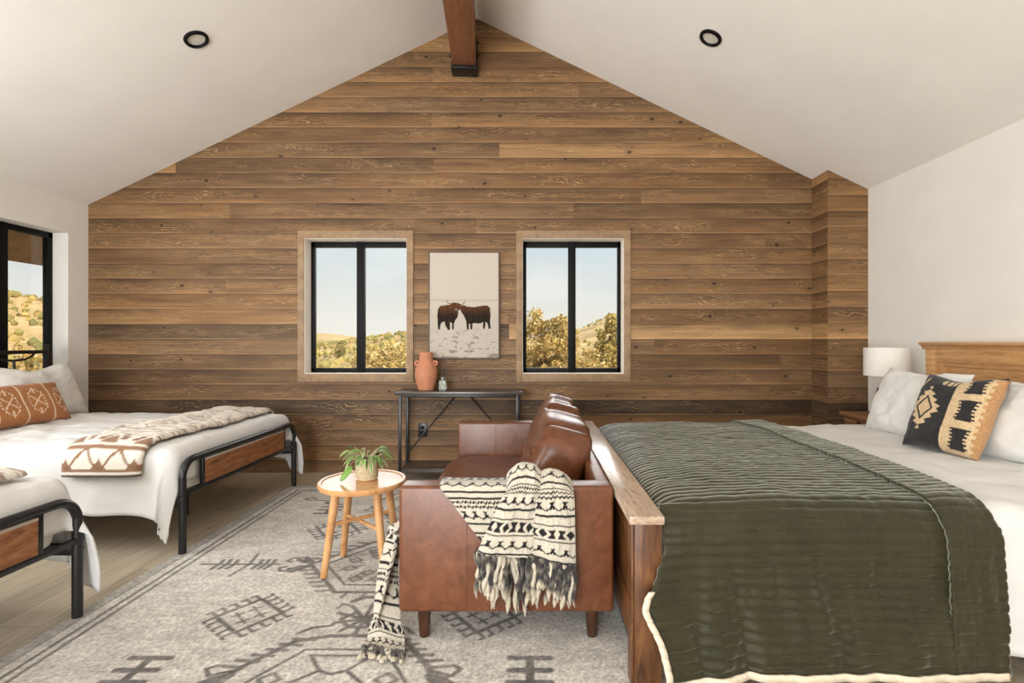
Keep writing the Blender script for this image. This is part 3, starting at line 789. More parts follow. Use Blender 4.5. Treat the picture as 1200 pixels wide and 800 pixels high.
mk('slat_base', [box(.46, 2.8, 1.842, 3.678, .26, .285, .003)]+[box(x, x+.06, 2.7, 2.76, .001, .26) for x in (.9, 1.6, 2.3)], MT['bench'], wb)
HX = 2.87
hbm = [box(HX, HX+.05, 1.62, 3.72, .42, 1.16)]
mk('headboard_panel', box(HX+.034, HX+.046, 1.72, 3.66, .40, 1.12, .003), MT['pine'], wb)
mk('headboard_cap', [prism([(HX-.035, 1.215), (HX+.065, 1.215), (HX+.065, 1.165), (HX-.005, 1.165), (HX-.012, 1.185), (HX-.035, 1.2)], 'y', 1.60, 3.765, .002)], MT['pine'], wb)
for y0 in (1.66, 3.65):
    mk('headboard_post', box(HX-.004, HX+.055, y0, y0+.085, .001, 1.166, .004), MT['pine'], wb)
mk('headboard_frame', [box(HX, HX+.05, 1.745, 3.65, 1.075, 1.166, .003), box(HX+.018, HX+.05, 3.59, 3.65, .45, 1.08, .004), box(HX+.018, HX+.05, 1.79, 3.6, 1.045, 1.08, .004), box(HX, HX+.05, 1.745, 3.65, .62, .70, .003), box(HX+.002, HX+.05, 2.64, 2.70, .70, 1.08, .004), box(HX+.002, HX+.05, 1.745, 1.79, .70, 1.08, .004)], MT['pine'], wb)
BY0, BY1 = 1.815, 3.71
tag(mk('mattress', box(.475, 2.86, BY0+.01, BY1-.01, .288, .60, .06, 4), MT['mattress']), 'thick mattress of the wooden bed beneath quilt and white duvet', 'mattress')
drw = Drape(.47, 3.4, BY0-.02, BY1+.02, .612, .075, .04, .03, 31, .020, .02)
g, A, B = cloth(drw, 1.30, 2.84, BY0-.48, BY1+.30, .02, .010, .004, .02)
tag(mk('duvet', g, MT['linen2'], sharp=0), 'white duvet under the green quilt on the wooden bed', 'duvet')

# channel quilted cover
drq = Drape(.28, 3.2, BY0-.025, BY1+.02, .628, .12, .07, .022, 47, .010, .012)
def quilt_sheet(a0, a1, b0, b1, na, nb, th, lift0, puff, warp=True, skew=0.0):
    A, B = np.meshgrid(np.linspace(a0, a1, na), np.linspace(b0, b1, nb), indexing='ij')
    A = A+skew*np.exp(-((B-(b0+b1)/2)/1.2)**2)
    ch = .036
    ph = np.mod(B+.006*fbm(A*4, B*4, 3)*2, ch)/ch
    hgt = puff*(1+.5*sstep(BY0+.05, BY0-.15, B))*np.power(np.abs(np.sin(PI*ph)), .36)
    puck = .0035*fbm(A*14, B*30, 8, 3)+.003*fbm(A*36, B*20, 18, 2)
    lift = lift0+hgt+puck
    X, Y, Z = drq.at(A, B, lift)
    hang = np.maximum(drq.z-Z-.10, 0)*(B < BY0+.2)
    # vertical creases on the hanging side
    cre = sum(am*np.exp(-((X-(xc+dx*hang))/w)**2) for xc, dx, w, am in ((.56, .03, .03, -.008), (.62, .05, .026, .008), (.69, .10, .022, -.012), (.75, .12, .03, .009), (1.02, .06, .026, -.007), (1.07, .08, .03, .006), (1.20, .15, .03, .005), (1.33, .1, .03, -.005)))
    Y = Y-cre*sstep(-.02, .3, hang)*(.7+.6*vnoise(B*9, A*6, 3))-.014*fbm(X*24+3*fbm(X*4, B*4, 2), B*5, 61, 3)-.006*np.power(1-np.clip(np.abs(fbm(X*9+1.5*fbm(B*5, X*3, 4), B*2.0, 71, 3))*6, 0, 1), 2)*sstep(0, .2, hang)
    if warp:
        # the foot corner slides off the end post and flares
        k = np.exp(-np.maximum(X-.45, 0)/.10)*(B < BY0+.2)
        X = X-.02*k*sstep(.03, .1, hang)-.065*k*np.exp(-((hang-.19)/.085)**2)+.02*k*sstep(.3, .5, hang)
        Y = Y-.055*k*sstep(.02, .16, hang)-.02*sstep(.1, .4, hang)
        # left edge sinks beside the foot bench
        e = np.exp(-np.maximum(X-.455, 0)/.05)*(B > BY0+.05); Z = Z-.05*e
    return X, Y, Z, A, B
q = thing('quilted_cover', 'dark olive green channel quilted cover spread over the foot half of the wooden bed', 'quilt', (1.0, 2.75, .1))
X, Y, Z, A, B = quilt_sheet(.458, 1.60, BY0-.497, BY1+.25, 130, 760, .012, .010, .0075)
th = .010
mk('quilt_top', sheet(X, Y, Z, th), MT['quilt'], q, sharp=0)
bot = [(X[i, 0], Y[i, 0], Z[i, 0]) for i in range(X.shape[0])]
bx = np.array(bot)
H1 = np.stack([bx+np.array((0, -.006, .002)), bx+np.array((0, -.008, -.022))], 1)
left = np.array([(X[0, j], Y[0, j], Z[0, j]) for j in range(X.shape[1]) if Y[0, j] < BY0+.05 and Z[0, j] < .39])
H2 = np.stack([left+np.array((.004, -.016, 0)), left+np.array((-.018, -.018, 0))], 1)
mk('cream_hem', [sheet(H1[..., 0], H1[..., 1], H1[..., 2], .006), sheet(H2[..., 0], H2[..., 1], H2[..., 2], .006)], MT['hem'], q, sharp=0)
# turned back band along the head edge
X2, Y2, Z2, A, B = quilt_sheet(1.43, 1.615, BY0-.515, BY1+.25, 46, 760, .012, .028, .005, False)
mk('turned_back_band', sheet(X2, Y2-.008*(Z2 < .58), Z2, .016), MT['quilt'], q, sharp=0)

# pillows on the right bed
def rp(lb, c, w, h, t, xa, ya, sd, name='pillow', grp='white pillows on the wooden bed', chop=.04):
    g, u, v = pillow(w, h, t, frame_m(c, xa, ya), pinch=.06, seed=sd, wr=.02, chop=chop)
    return tag(mk(name, g, MT['linen'], sharp=0), lb, 'pillow', grp)
rp('white pillow behind the black cushion, nearest the lamp on the wooden bed', (2.33, 3.13, .835), .70, .45, .17, (.04, 1, 0), (.38, 0, .92), 3)
rp('white pillow at the right edge of the photo on the wooden bed', (2.38, 2.26, .83), .74, .42, .20, (-.03, 1, 0), (.45, 0, .9), 6)
rp('white pillow at the back against the headboard, seen above the front pillow', (2.66, 2.40, .85), .75, .42, .16, (0, 1, 0), (.32, 0, .95), 8)
TL, BL, BR = np.array((2.225, 2.90, 1.035)), np.array((2.06, 2.83, .655)), np.array((2.13, 2.42, .655))
xa = BR-BL; ya = TL-BL; w = .41; h = .43
cc = (np.array((2.225, 2.89, 1.035))+np.array((2.13, 2.42, .655)))/2
g, u, v = pillow(w, h, .15, frame_m(tuple(cc), tuple(-xa), tuple(ya)), nu=170, nv=150, pinch=.05, seed=12, wr=.008, chop=.07)
bkc = np.array(lin((44, 42, 42))); crm = np.array(lin((206, 180, 142))); tan = np.array(lin((182, 138, 96)))
c = np.ones((len(u), 3))*bkc
s = -u                              # s runs from the far (left in photo) edge to the near edge
mx = (s+.47)/.46; my = v/.66
e = np.abs(mx)+np.abs(my)
stp = np.floor((np.abs(my)+.0)*5)/5
teeth = e < .74+.30*np.abs(np.mod(np.abs(my)*4+.5, 1)*2-1)
c[teeth & (np.abs(my) < 1)] = crm
c[(e > .40) & (e < .54)] = bkc
c[(s > .16) & (s < .35)] = crm
bd = s >= .35; c[bd] = crm
k = np.mod(v+1.02, .70)/.70
hour = (np.abs(k-.5) < .37) & (np.abs(s-.60) < .15+.16*np.abs(k-.5)+.03*np.sign(np.mod(k*8, 1)-.5))
c[hour] = bkc
c[s > .90+.02*np.sign(np.mod(v*6, 1)-.5)] = tan
c[(v > .94)] = bkc
c[(v > .74) & (v < .9) & (np.abs(s+.05) < .22) & (np.abs(np.mod(s*7, 1)-.5) < .3)] = crm
c[(np.abs(e-1.75) < .07) & (s < -.7) & (v > 0)] = crm
tag(mk('kilim_cushion', g, MT['kilim'], sharp=0, cols=c), 'black square cushion with cream diamond and tan side band on the wooden bed', 'cushion')

# nightstand and lamp
ns = thing('nightstand', 'small brown wooden nightstand in the corner beside the headboard', 'nightstand', (2.72, 3.98, 0))
mk('body', [box(2.52, 2.93, 3.81, 4.14, .12, .625, .004)]+[box(x, x+.04, y, y+.04, .001, .125, .003) for x in (2.53, 2.88) for y in (3.82, 4.09)], MT['night'], ns)
mk('top', box(2.49, 2.94, 3.79, 4.16, .625, .655, .004), MT['night'], ns)
dw = mk('drawer', box(2.508, 2.525, 3.83, 4.12, .45, .61, .003), MT['night'], ns)
mk('pull', lathe([(0, 0), (.022, 0), (.022, .006), (0, .006)], n=20, M=Matrix.Translation((2.5075, 3.93, .585)) @ Matrix.Rotation(-PI/2, 4, 'Y')), MT['outlet'], dw)
lp = thing('table_lamp', 'table lamp with white drum shade and black base on the nightstand', 'lamp', (2.755, 3.98, .656))
mk('base', lathe([(0, .656), (.06, .656), (.062, .668), (.045, .68), (.065, .73), (.077, .79), (.065, .85), (.035, .885), (.012, .90), (.012, 1.0), (0, 1.0)], (2.755, 3.98, 0), 28), MT['outlet'], lp)
mk('shade', lathe([(.156, .955), (.156, 1.172), (.152, 1.172), (.152, .955), (.156, .955)], (2.755, 3.98, 0), 48), MT['shade'], lp)
mk('finial', [lathe([(0, 1.0), (.018, 1.0), (.03, 1.04), (.028, 1.08), (0, 1.1)], (2.755, 3.98, 0), 16), box(2.60, 2.91, 3.977, 3.983, 1.096, 1.102)], MT['lens'], lp)

# ------------------------------------------------------------------ sofa
SX0, SX1, SY0, SY1 = -.54, .328, 2.062, 3.80
sf = thing('leather_sofa', 'brown leather two seat sofa with tapered legs set against the foot of the wooden bed', 'sofa', (-.1, 2.93, RUGZ))
def bulge(V):
    return V
def padded(x0, x1, y0, y1, z0, z1, e=16, n=14, wr=.004, seed=0):
    c = np.array(((x0+x1)/2, (y0+y1)/2, (z0+z1)/2)); sz = (x1-x0, y1-y0, z1-z0)
    def dp(V):
        nn = V/(np.linalg.norm(V/np.array(sz), axis=1, keepdims=True)+1e-9)
        d = wr*fbm(V[:, 0]*5+V[:, 1]*4+seed, V[:, 2]*5+V[:, 1]*2, seed, 3)*2
        return V+np.sign(V)*d[:, None]*(np.abs(V) > np.array(sz)*.42)
    V, Fs = squad(n, e, sz, None, dp); return V+c, Fs
for y0, y1, sd in ((SY0, SY0+.108, 1), (SY1-.108, SY1, 4)):
    arm = [box(SX0, SX1, y0, y1, .127, .636, .016, 4)]
    a = mk('arm', arm, MT['leather'], sf)
    for xs_ in (-.265, .045):
        pts = [(xs_, y0-.0005, .13), (xs_, y0-.0005, .625), (xs_, y0+.012, .6365), (xs_, y1-.012, .6365), (xs_, y1+.0005, .625), (xs_, y1+.0005, .13)]
        mk('seam', tube(pts, .0016, 6), MT['leather'], a)
mk('back', box(.262, SX1, SY0+.1, SY1-.1, .127, .632, .014, 4), MT['leather'], sf)
mk('seat_base', box(SX0+.015, .27, SY0+.1, SY1-.1, .13, .27, .012, 3), MT['leather'], sf)
mk('seat_cushion', padded(-.575, .265, SY0+.112, SY1-.112, .255, .415, 7, 20, .010, 3), MT['leather'], sf)
def backcush(V):
    # local: x thickness, y length, z height.  slumps towards the near end
    sx, sy, sz = .30, 1.16, .46
    y = (V[:, 1]/sy+.5); z = (V[:, 2]/sz+.5)
    W = V.copy()
    W[:, 0] *= (1.0-.50*z*sstep(.2, 1, y)) * (1+.1*np.sin(PI*z))
    W[:, 2] = W[:, 2]+(.05*y-.075*(1-y))*z
    W[:, 0] += .05*z*(1-y)
    ridge = np.sin((y*9+z*1.6+1.4*fbm(y*3, z*3, 5))*PI*1.3)
    d = .006*np.power(np.abs(ridge), 1.6)*np.sign(ridge)*sstep(.35, .8, z)*(.3+1.2*vnoise(y*4, z*3, 8))-.030*np.power(1-np.clip(np.abs(fbm(y*4.5+2*z, z*3.2-y*2, 14, 3))*7, 0, 1), 2)*sstep(.25, .7, z)+.024*fbm(y*9, z*6+y*4, 24, 4)
    W[:, 2] += d*.9; W[:, 0] += d*.5
    return W
Mb = Matrix.Translation((.115, 3.10, .622)) @ Matrix.Rotation(.27, 4, 'Y')
mk('back_cushion', squad(46, 4.6, (.30, 1.16, .46), Mb, backcush), MT['leather'], sf, sharp=0)
for x, y in ((-.445, 2.11), (.245, 2.11), (-.445, 3.74), (.245, 3.74)):
    mk('leg', lathe([(0, RUGZ+.001), (.019, RUGZ+.001), (.021, RUGZ+.004), (.028, .128), (0, .128)], (x, y, 0), 20), MT['darkleg'], sf)

# black and cream fringed throw over the near arm
def throw_col(s, t):
    """s metres up from the fringe, t metres across"""
    cr = np.array(lin((194, 186, 170))); bk = np.array(lin((26, 24, 24)))
    k = np.mod(s, .31); m = np.zeros(s.shape, bool)
    tt = np.mod(t, .052)-.026; at = np.abs(tt)
    m |= (k > .010) & (k < .020)
    sc_ = .042+.010*np.abs(np.sin(t*PI/.052)); m |= np.abs(k-sc_) < .0035
    m |= (np.abs(k-.062) < .010) & (at < .004+.9*np.abs(k-.062)) & (at < .013)
    m |= (k > .092) & (k < .0985)
    t2 = np.abs(np.mod(t+.03, .11)-.055)
    band = (k > .108) & (k < .145); d = np.abs(k-.1265)
    m |= band & ~((np.abs(t2-.03-d*.9) < .007)) & ~((t2 < .012-d*.5))
    m |= (k > .155) & (k < .160)
    m |= (k > .192) & (k < .202)
    sc2 = .216+.010*np.abs(np.sin(t*PI/.052)); m |= np.abs(k-sc2) < .0035
    m |= (np.abs(k-.238) < .010) & (at < .004+.9*np.abs(k-.238)) & (at < .013)
    zz = .262+.007*np.abs(np.mod(t/.018, 1)*2-1); m |= np.abs(k-zz) < .004
    zz = .280+.007*np.abs(np.mod(t/.018, 1)*2-1); m |= np.abs(k-zz) < .004
    m |= (k > .297) & (k < .303)
    c = np.where(m[..., None], bk, cr); return c
th_ = thing('fringed_throw', 'black and cream patterned throw with fringe draped over the near sofa arm', 'throw blanket', (-.1, 2.05, .3))
geos = []; cl = []; fr_g = []; fr_c = []
def add_sheet(prof, xb, xt, n=70, m=150, wav=.008, seed=0, s0=0.0, tilt=0.0, bend=None, zslope=0.0, t0=0.0, hump=0.0):
    """prof: list of (Y, Z) from the fringe end up and over; xb/xt: X range at bottom / top edge"""
    pr = np.array(prof, float); sl = np.concatenate([[0], np.cumsum(np.hypot(*np.diff(pr, axis=0).T))])
    ss = np.linspace(0, sl[-1], m)
    # smooth the profile
    py = np.interp(ss, sl, pr[:, 0]); pz = np.interp(ss, sl, pr[:, 1])
    ker = np.ones(9)/9
    for _ in range(2):
        py = np.convolve(np.pad(py, 4, 'edge'), ker, 'valid'); pz = np.convolve(np.pad(pz, 4, 'edge'), ker, 'valid')
    u = np.linspace(0, 1, n); S, U = np.meshgrid(ss, u, indexing='xy')
    f = np.clip((pz-pz[0])/(.64-pz[0]), 0, 1); f = np.maximum.accumulate(f)[None, :]
    Xl = xb[0]+(xt[0]-xb[0])*f; Xr = xb[1]+(xt[1]-xb[1])*f
    X = Xl+(Xr-Xl)*U
    Y = py[None, :]+0*U-np.abs(wav)*np.sin(PI*U)**.7*1.2-wav*fbm(U*4+seed, S*7, seed)*2
    Z = pz[None, :]+zslope*(U-.5)*np.clip(1-S/.25, 0, 1)+.010*fbm(U*5, S*6, seed+4)
    tp_ = sstep(.60, .70, pz)[None, :]
    if hump: Z = Z-hump*(np.abs(2*U-1)**2.2)*tp_+.02*fbm(U*5+seed, S*12, seed+2)*tp_
    if bend is not None: X, Y, Z = bend(X, Y, Z, U, S)
    geos.append(sheet(X, Y, Z, .007))
    c = throw_col(S+s0, U*(xb[1]-xb[0] if xb[1]-xb[0] > xt[1]-xt[0] else xt[1]-xt[0])+t0)
    c = c*(1+.0*c)
    cl.append(np.concatenate([c.reshape(-1, 3)]*2))
    return X[:, 0], Y[:, 0], Z[:, 0]
def fringe(xs, ys, zs, n, ln, floor=None, dirv=(0, 0, -1), seed=0, off=0):
    rr = random.Random(seed)
    for i in range(n):
        f = (i+.5)/n*(len(xs)-1); k = int(f); p = np.array((xs[k], ys[k]-off-rr.uniform(-.004, .010), zs[k]+.006))
        L = ln*rr.uniform(.75, 1.2); m = 9; pts = []; rad = []
        ph = rr.uniform(0, 6); ax = rr.uniform(-.022, .022)
        for j in range(m):
            s = j/(m-1); q = p+np.array(dirv)*L*s+np.array((ax*s+.006*math.sin(ph+s*8), -.006*math.sin(ph+s*5)-.004*s, 0))
            if floor is not None: q[2] = max(q[2], floor)
            pts.append(tuple(q)); rad.append((.0098+.003*math.sin(s*14+ph))*(1-.2*s) if s < .97 else .002)
        g = tube(pts, rad, 6); fr_g.append(g)
        nn = len(g[0]); sv = np.repeat(np.linspace(0, 1, m), 6)
        dk_ = rr.random() < .8
        bs = np.array(lin((52, 49, 48))) if dk_ else np.array(lin((190, 180, 162))); tp = np.array(lin((190, 178, 156)))
        mixv = sstep(.70, .86, sv+.10*rr.uniform(-1, 1))+.25*(np.sin(sv*30+ph) > .6)
        mixv = np.clip(mixv, 0, 1)
        fr_c.append(bs*(1-mixv[:, None])+tp*mixv[:, None])
# left flap, lying flat on the arm and hanging under the folds
e = add_sheet([(2.048, .355), (2.046, .45), (2.046, .60), (2.046, .632), (2.056, .650), (2.11, .652), (2.17, .650), (2.24, .50), (2.27, .44)], (-.165, .02), (-.372, -.02), seed=2, wav=.006, s0=.06, zslope=-.02)
fringe(*e, 18, .20, seed=3)
# left front fold
e = add_sheet([(2.024, .365), (2.02, .48), (2.016, .58), (2.022, .66), (2.06, .725), (2.10, .735), (2.15, .70), (2.19, .62), (2.27, .46)], (-.222, .022), (-.105, .045), seed=5, wav=.016, zslope=-.01, s0=0, hump=.05)
k1 = len(e[0])
fringe(*[a[:int(k1*.48)] for a in e], 20, .15, seed=5); fringe(*[a[int(k1*.86):] for a in e], 8, .17, seed=6)
# right front fold
e = add_sheet([(2.016, .345), (2.012, .46), (2.010, .57), (2.018, .64), (2.06, .70), (2.10, .712), (2.15, .68), (2.19, .60), (2.27, .46)], (-.008, .172), (-.01, .165), seed=9, wav=.018, zslope=-.03, t0=.25, hump=.055)
fringe(*e, 26, .145, seed=9)
# tail that runs along the seat front and falls to the rug
def tail(X, Y, Z, U, S):
    return X, Y, Z
n, m = 50, 150
U, S = np.meshgrid(np.linspace(0, 1, n), np.linspace(0, .62, m), indexing='ij')   # S from the floor end
Z0_ = lambda s_: np.interp(s_, [0, .08, .16, .42, .47, .52, .62], [.022, .035, .09, .355, .405, .425, .428])
zt = np.interp(S, [0, .08, .16, .42, .47, .52, .62], [.022, .035, .09, .355, .410, .436, .442])
xt_ = np.interp(S, [0, .08, .16, .30, .42, .47, .52, .62], [-.575, -.585, -.612, -.625, -.600, -.588, -.545, -.44])
yt = np.interp(S, [0, .08, .16, .30, .62], [1.985, 2.045, 2.10, 2.20, 2.26])
X = xt_+(U-.5)*np.interp(S, [0, .12, .24, .34], [.17, .14, .05, .0])+.030*np.sin(U*8.5+.6)*sstep(.05, .2, S)*(S < .47)+.012*fbm(U*4, S*9, 6)
Y = yt+(U-.5)*np.interp(S, [0, .2, .62], [-.05, .06, .20])
X = np.where((Y > 2.055) & (Z0_(S) > .12), np.minimum(X, np.where(S < .47, -.552, 9)), X)
Z = np.maximum(zt+.02*np.sin(U*5)*(S < .5)*sstep(.0, .15, S)+.006*fbm(U*5, S*9, 3), .024)
geos.append(sheet(X, Y, Z, .007)); c = throw_col(S, U*.3+.4*S); cl.append(np.concatenate([c.reshape(-1, 3)]*2))
mk('blanket', geos, MT['throw'], th_, sharp=0, cols=np.concatenate(cl))
mk('fringe', fr_g, MT['throw'], th_, sharp=0, cols=np.concatenate(fr_c)); fr_g = []; fr_c = []
fringe(X[:, 0], Y[:, 0], Z[:, 0], 16, .055, floor=.020, dirv=(.15, -.98, -.1), seed=20)
mk('fringe', fr_g, MT['throw'], th_, sharp=0, cols=np.concatenate(fr_c))

# ------------------------------------------------------------------ stool and plant
SCX, SCY = -.912, 2.75
stl = thing('side_table', 'round pale oak side table with four splayed legs, left of the sofa', 'side table', (SCX, SCY, RUGZ))
mk('tabletop', lathe([(0, .447), (.20, .447), (.222, .452), (.228, .462), (.228, .474), (.223, .480), (.207, .480), (.203, .475), (0, .475)], (SCX, SCY, 0), 64), MT['stool'], stl)
lg = {}
for sx in (-1, 1):
    for sy in (-1, 1):
        tp = (SCX+sx*.105, SCY+sy*.10, .447); bt = (SCX+sx*.155, SCY+sy*.135, RUGZ+.006); lg[(sx, sy)] = (tp, bt)
        mk('leg', tube([bt, tp], [.0175, .022], 14), MT['stool'], stl)
def on(l, z): (t, b) = lg[l]; f = (z-b[2])/(t[2]-b[2]); return tuple(b[i]+f*(t[i]-b[i]) for i in range(3))
mk('stretcher', tube([on((-1, -1), .275), on((1, 1), .275)], .0105, 10), MT['stool'], stl)
mk('stretcher', tube([on((-1, 1), .250), on((1, -1), .250)], .0105, 10), MT['stool'], stl)
pp = thing('potted_plant', 'small trailing variegated plant in a beige pot on the round side table', 'plant', (-.897, 2.79, .475))
PC = (-.897, 2.775, 0)
mk('saucer', lathe([(0, .476), (.05, .476), (.058, .484), (.055, .487), (0, .484)], PC, 32), MT['saucer'], pp)
mk('pot', lathe([(0, .486), (.054, .486), (.058, .49), (.0605, .55), (.0605, .592), (.055, .594), (.054, .57), (0, .57)], PC, 40), MT['pot'], pp)
mk('soil', lathe([(0, .572), (.052, .572), (.05, .578), (0, .58)], PC, 24), MT['soil'], pp)
rr = random.Random(5)
def leaf(p0, dr, L, W, droop, n=10, tw=0.0):
    """curved leaf strip with a midrib; returns geometry and a 0..1 cross coordinate"""
    d = Vector(dr).normalized(); V = []; cc = []
    pos = Vector(p0); side = d.cross(Vector((0, 0, 1)))
    if side.length < 1e-3: side = Vector((1, 0, 0))
    side.normalize(); side = (side*math.cos(tw)+Vector((0, 0, 1))*math.sin(tw)).normalized()
    for i in range(n+1):
        s = i/n; w = W*math.sin(PI*min(1, s*.93+.05))**.8*(1-.25*s)
        up = side.cross(d)
        for k in (-1, -.5, 0, .5, 1):
            V.append(tuple(pos+side*w*k+up*(.12*w*abs(k)))); cc.append((abs(k), s))
        d = (d+Vector((0, 0, -droop/n))).normalized(); pos = pos+d*(L/n)
    Fs = []
    for i in range(n):
        for k in range(4): a = i*5+k; Fs.append([a, a+1, a+6, a+5])
    return (V, Fs), np.array(cc)
lgeo = []; lcol = []; g1 = np.array(lin((96, 134, 52))); g2 = np.array(lin((206, 212, 168))); g3 = np.array(lin((62, 96, 36))); sgeo = []
for i in range(54):
    a = rr.uniform(0, 2*PI); el = rr.uniform(-.1, 1.0); r0 = rr.uniform(.01, .045)
    p0 = (PC[0]+r0*math.cos(a), PC[1]+r0*math.sin(a), .585+rr.uniform(0, .02))
    st_l = rr.uniform(.02, .065); dv = Vector((math.cos(a), math.sin(a), el)).normalized()
    p1 = tuple(Vector(p0)+dv*st_l); sgeo.append(tube([p0, p1], .0016, 5))
    g, cc = leaf(p1, dv, rr.uniform(.05, .085), rr.uniform(.009, .015), rr.uniform(1.0, 2.6), tw=rr.uniform(-.6, .6))
    if min(v[2] for v in g[0]) < .49: continue
    lgeo.append(g); e = sstep(.35, .8, cc[:, 0]); vr = rr.random()
    gm = g1*(.6+.7*rr.random()); lcol.append(gm*(1-e[:, None]*vr)+g2*e[:, None]*vr)
for (dx, dy, dz, L, W) in ((.9, -.35, .25, .11, .010), (.8, -.5, .1, .10, .014), (-.9, -.2, .45, .10, .012)):
    g, cc = leaf((PC[0]+dx*.05, PC[1]+dy*.05, .60), (dx, dy, dz), L, W, 1.6); lgeo.append(g); e = sstep(.2, .7, cc[:, 0]); lcol.append(g1*.8*(1-e[:, None])+g2*e[:, None])
# the broad leaf resting on the table
sgeo.append(tube([(PC[0]-.05, PC[1]-.02, .59), (PC[0]-.075, PC[1]-.04, .565), (PC[0]-.07, PC[1]-.06, .545)], .002, 6))
g, cc = leaf((PC[0]-.055, PC[1]-.068, .548), (-.75, -.1, -.5), .088, .034, .4, 12, tw=1.15); lgeo.append(g); lcol.append(np.ones((len(cc), 3))*np.array(lin((98, 142, 36)))*(.8+.4*(cc[:, :1] < .1)))
mk('foliage', lgeo, MT['leaf'], pp, sharp=0, cols=np.concatenate(lcol)); mk('stems', sgeo, MT['pot'], pp)

# ------------------------------------------------------------------ console table, vase, diffuser, outlet, picture
ct = thing('console_table', 'narrow charcoal console table with thin black legs under the picture', 'console table', (-.61, 4.58, 0))
cx0, cx1, cy0, cy1 = -1.20, -.085, 4.44, 4.745
mk('tabletop', box(cx0, cx1, cy0, cy1, .755, .785, .003), MT['tabletop'], ct)
for x in (cx0+.045, cx1-.045):
    for y in (cy0+.02, cy1-.02): mk('leg', box(x-.012, x+.012, y-.012, y+.012, .001, .755, .002), MT['metal'], ct)
mk('lower_frame', [box(cx0+.04, cx1-.04, cy0+.012, cy0+.028, .075, .10, .002), box(cx0+.04, cx1-.04, cy1-.028, cy1-.012, .075, .10, .002), box(cx0+.035, cx0+.055, cy0+.02, cy1-.02, .075, .10, .002), box(cx1-.055, cx1-.035, cy0+.02, cy1-.02, .075, .10, .002), box(cx0+.05, cx1-.05, cy0+.02, cy1-.02, .10, .112, .002)], MT['tabletop'], ct)
mk('top_frame', [box(cx0+.04, cx1-.04, cy0+.012, cy0+.028, .735, .755, .002), box(cx0+.04, cx1-.04, cy1-.028, cy1-.012, .735, .755, .002)], MT['metal'], ct)
mk('brace', tube([(cx0+.05, cy1-.02, .20), (-.69, cy1-.02, .745)], .006, 8), MT['metal'], ct)
mk('brace', tube([(cx1-.05, cy1-.02, .20), (-.60, cy1-.02, .745)], .006, 8), MT['metal'], ct)
vs = thing('vase', 'terracotta vase with straight neck and two small round lugs on the console table', 'vase', (-.955, 4.60, .786))
VC = (-.955, 4.60, 0)
mk('body', lathe([(0, .7865), (.068, .7865), (.072, .792), (.075, .815), (.088, .85), (.099, .90), (.101, .945), (.092, .985), (.072, 1.012), (.061, 1.03), (.060, 1.10), (.061, 1.122), (.054, 1.122), (.052, 1.05), (0, 1.03)], VC, 48), MT['vase'], vs)
for s in (-1, 1):
    ring = [(VC[0]+s*.078+.018*math.cos(a), VC[1], 1.025+.018*math.sin(a)) for a in np.linspace(0, 2*PI, 17)]
    mk('lug', tube(ring, .011, 10), MT['vase'], vs)
df = thing('reed_diffuser', 'small glass reed diffuser bottle beside the terracotta vase', 'diffuser', (-.80, 4.57, .786))
DC = (-.80, 4.57, 0)
bo = mk('bottle', [box(DC[0]-.033, DC[0]+.033, DC[1]-.026, DC[1]+.026, .7865, .872, .008, 3), lathe([(0, .868), (.015, .868), (.014, .895), (.017, .897), (.017, .902), (0, .902)], DC, 20)], MT['bottle'], df)
mk('paper_label', box(DC[0]-.014, DC[0]+.014, DC[1]-.0275, DC[1]-.0262, .80, .86), simple('diffuser_label', (150, 160, 142), .7), bo, smooth=False)
for dx, dy in ((-.035, 0), (-.02, .01), (.022, -.01), (.038, .005), (.008, .012)):
    mk('reed', tube([(DC[0]+dx*.15, DC[1], .86), (DC[0]+dx, DC[1]+dy, 1.02)], .0022, 6), MT['reed'], df)
ol = thing('wall_outlet', 'black electrical outlet on the plank wall behind the console table', 'outlet', (-1.0, YB, .34))
OX, OZ = -1.02, .40
mk('plate', box(OX-.043, OX+.043, YB-.008, YB-.0005, OZ-.066, OZ+.066, .004), MT['outlet'], ol)
for dz in (-.022, .022): mk('socket', box(OX-.016, OX+.016, YB-.0105, YB-.0075, OZ+dz-.015, OZ+dz+.015, .003), MT['black'], ol)

pic = thing('framed_picture', 'framed photo print of two shaggy brown cattle in snow, between the windows', 'picture', (-.633, YB, 1.06))
ax0, ax1, az0, az1 = -.955, -.307, 1.065, 2.045; ay = YB-.036
mk('frame', [box(ax0-.004, ax0+.008, ay-.004, YB-.001, az0-.004, az1+.004, .001), box(ax1-.008, ax1+.004, ay-.004, YB-.001, az0-.004, az1+.004, .001), box(ax0, ax1, ay-.004, YB-.001, az1-.008, az1+.004, .001), box(ax0, ax1, ay-.004, YB-.001, az0-.004, az0+.008, .001), box(ax0+.006, ax1-.006, ay+.006, YB-.001, az0+.006, az1-.006)], simple('walnut_picture_frame', (92, 72, 58), .5, .1, 20), pic, smooth=False)
nx, nz = 190, 290
PK = .74
U, W = np.meshgrid(np.linspace(0, 1, nx), np.linspace(0, 1, nz), indexing='ij')   # W up
asp = (az1-az0)/(ax1-ax0); xp = U; yp = W*asp
sky_c = np.array(lin((222, 211, 197))); fog = np.array(lin((206, 196, 182))); snow = np.array(lin((214, 204, 190))); dirt = np.array(lin((120, 108, 96)))
hor = .55
c = np.ones(U.shape+(3,))*sky_c
c = c*(1-sstep(hor+.25, hor-.02, W)[..., None]*.0)
band = np.exp(-((W-.545+.01*fbm(U*8, U*0, 3))/.012)**2)[..., None]*.35; c = c*(1-band)+np.array(lin((170, 160, 148)))*band
gnd = sstep(.50, .40, W)[..., None]; c = c*(1-gnd)+snow*gnd
dz = sstep(.30, .0, W)
